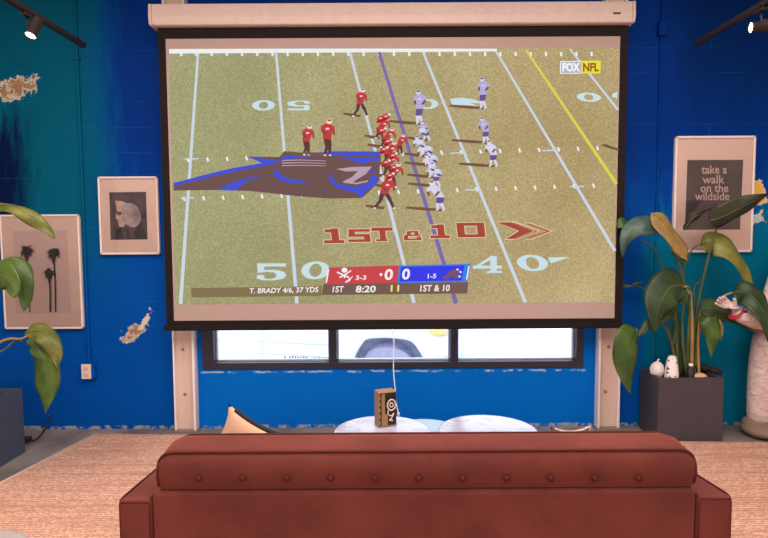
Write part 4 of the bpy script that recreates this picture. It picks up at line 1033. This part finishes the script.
m_ = MB(); wq = hnd.lerp(elb, .45); m_.lathe([(.05, -.006), (.056, -.005), (.056, .005), (.05, .006)], wq, dv, 20); m_.build('red_cuff_band', M_REDB, stt)
m_ = MB(); m_.ball(wq-dv*.045+Vector((0, -.035, .035)), (.03, .02, .022), 12, 8); m_.build('blue_patch', M_BLUEB, stt)
m_ = MB(); m_.lathe([(.113, -.03), (.122, -.026), (.122, .026), (.113, .03)], hipl+Vector((-.0, 0, .03)), (0, 0, 1), 24); m_.build('belt', M_TANB, stt)
for dx in (0, .39):
    m_ = MB(); m_.ball((sx-.01+dx, SYY-.04, .055), (.11, .14, .055), 24, 12); m_.ball((sx-.0+dx, SYY+.01, .08), (.095, .1, .06), 20, 10); m_.build('boot', M_BOOT, stt)

# ------------------------------------------------------------------ round stool at lower left
q = atz(-18, 534, .46)
ot = thing('stool', (q.x, q.y-.12, .012), 'grey round stool top at the lower left corner of the rug', 'stool')
M_STOOL = simple('grey_stool_cloth', rgb(150, 142, 138), .8)
c_ = Vector((at(-6, 530, q.y).x, q.y-.14, 0)); rr = .19
m_ = MB(); m_.lathe([(0, .36), (rr-.01, .36), (rr, .375), (rr, .435), (rr-.008, .452), (rr-.03, .46), (0, .462)], c_, seg=48, cap=False); m_.build('seat', M_STOOL, ot)
for k in range(4):
    t = PI/4+k*PI/2; MB().cyl(c_+Vector((.17*math.cos(t), .17*math.sin(t), .015)), c_+Vector((.12*math.cos(t), .12*math.sin(t), .365)), .012, .018, 12).build('leg', M_LEG, ot)

# ------------------------------------------------------------------ light
wd = bpy.data.worlds.new('world'); S.world = wd; wd.use_nodes = True
bgn = wd.node_tree.nodes['Background']; bgn.inputs[0].default_value = (.74, .86, 1, 1); bgn.inputs[1].default_value = 3.2
def area(name, loc, rot, sx_, sy_, e, col):
    ld = bpy.data.lights.new(name, 'AREA'); ld.shape = 'RECTANGLE'; ld.size = sx_; ld.size_y = sy_; ld.energy = e; ld.color = col
    o = bpy.data.objects.new(name, ld); COL.objects.link(o); o.location = loc; o.rotation_euler = rot; return o
area('ceiling_lamp_bank', (0, 1.6, 3.35), (0, 0, 0), 5.5, 2.6, 290, (1, .83, .75))
area('ceiling_lamp_bank_rear', (0, -1.6, 3.3), (math.radians(-25), 0, 0), 5.5, 2.2, 200, (1, .84, .77))
area('rear_daylight', (0, -3.8, 1.7), (math.radians(-90), 0, PI), 6, 2.2, 130, (1, .87, .82))
sd_ = bpy.data.lights.new('sun', 'SUN'); sd_.energy = 2.5; sd_.angle = .02; so = bpy.data.objects.new('sun', sd_); COL.objects.link(so); so.rotation_euler = (math.radians(35), 0, math.radians(15))
vs_ = S.view_settings; vs_.view_transform = 'Standard'; vs_.look = 'None'; vs_.exposure = 0; vs_.gamma = 1; vs_.use_curve_mapping = False
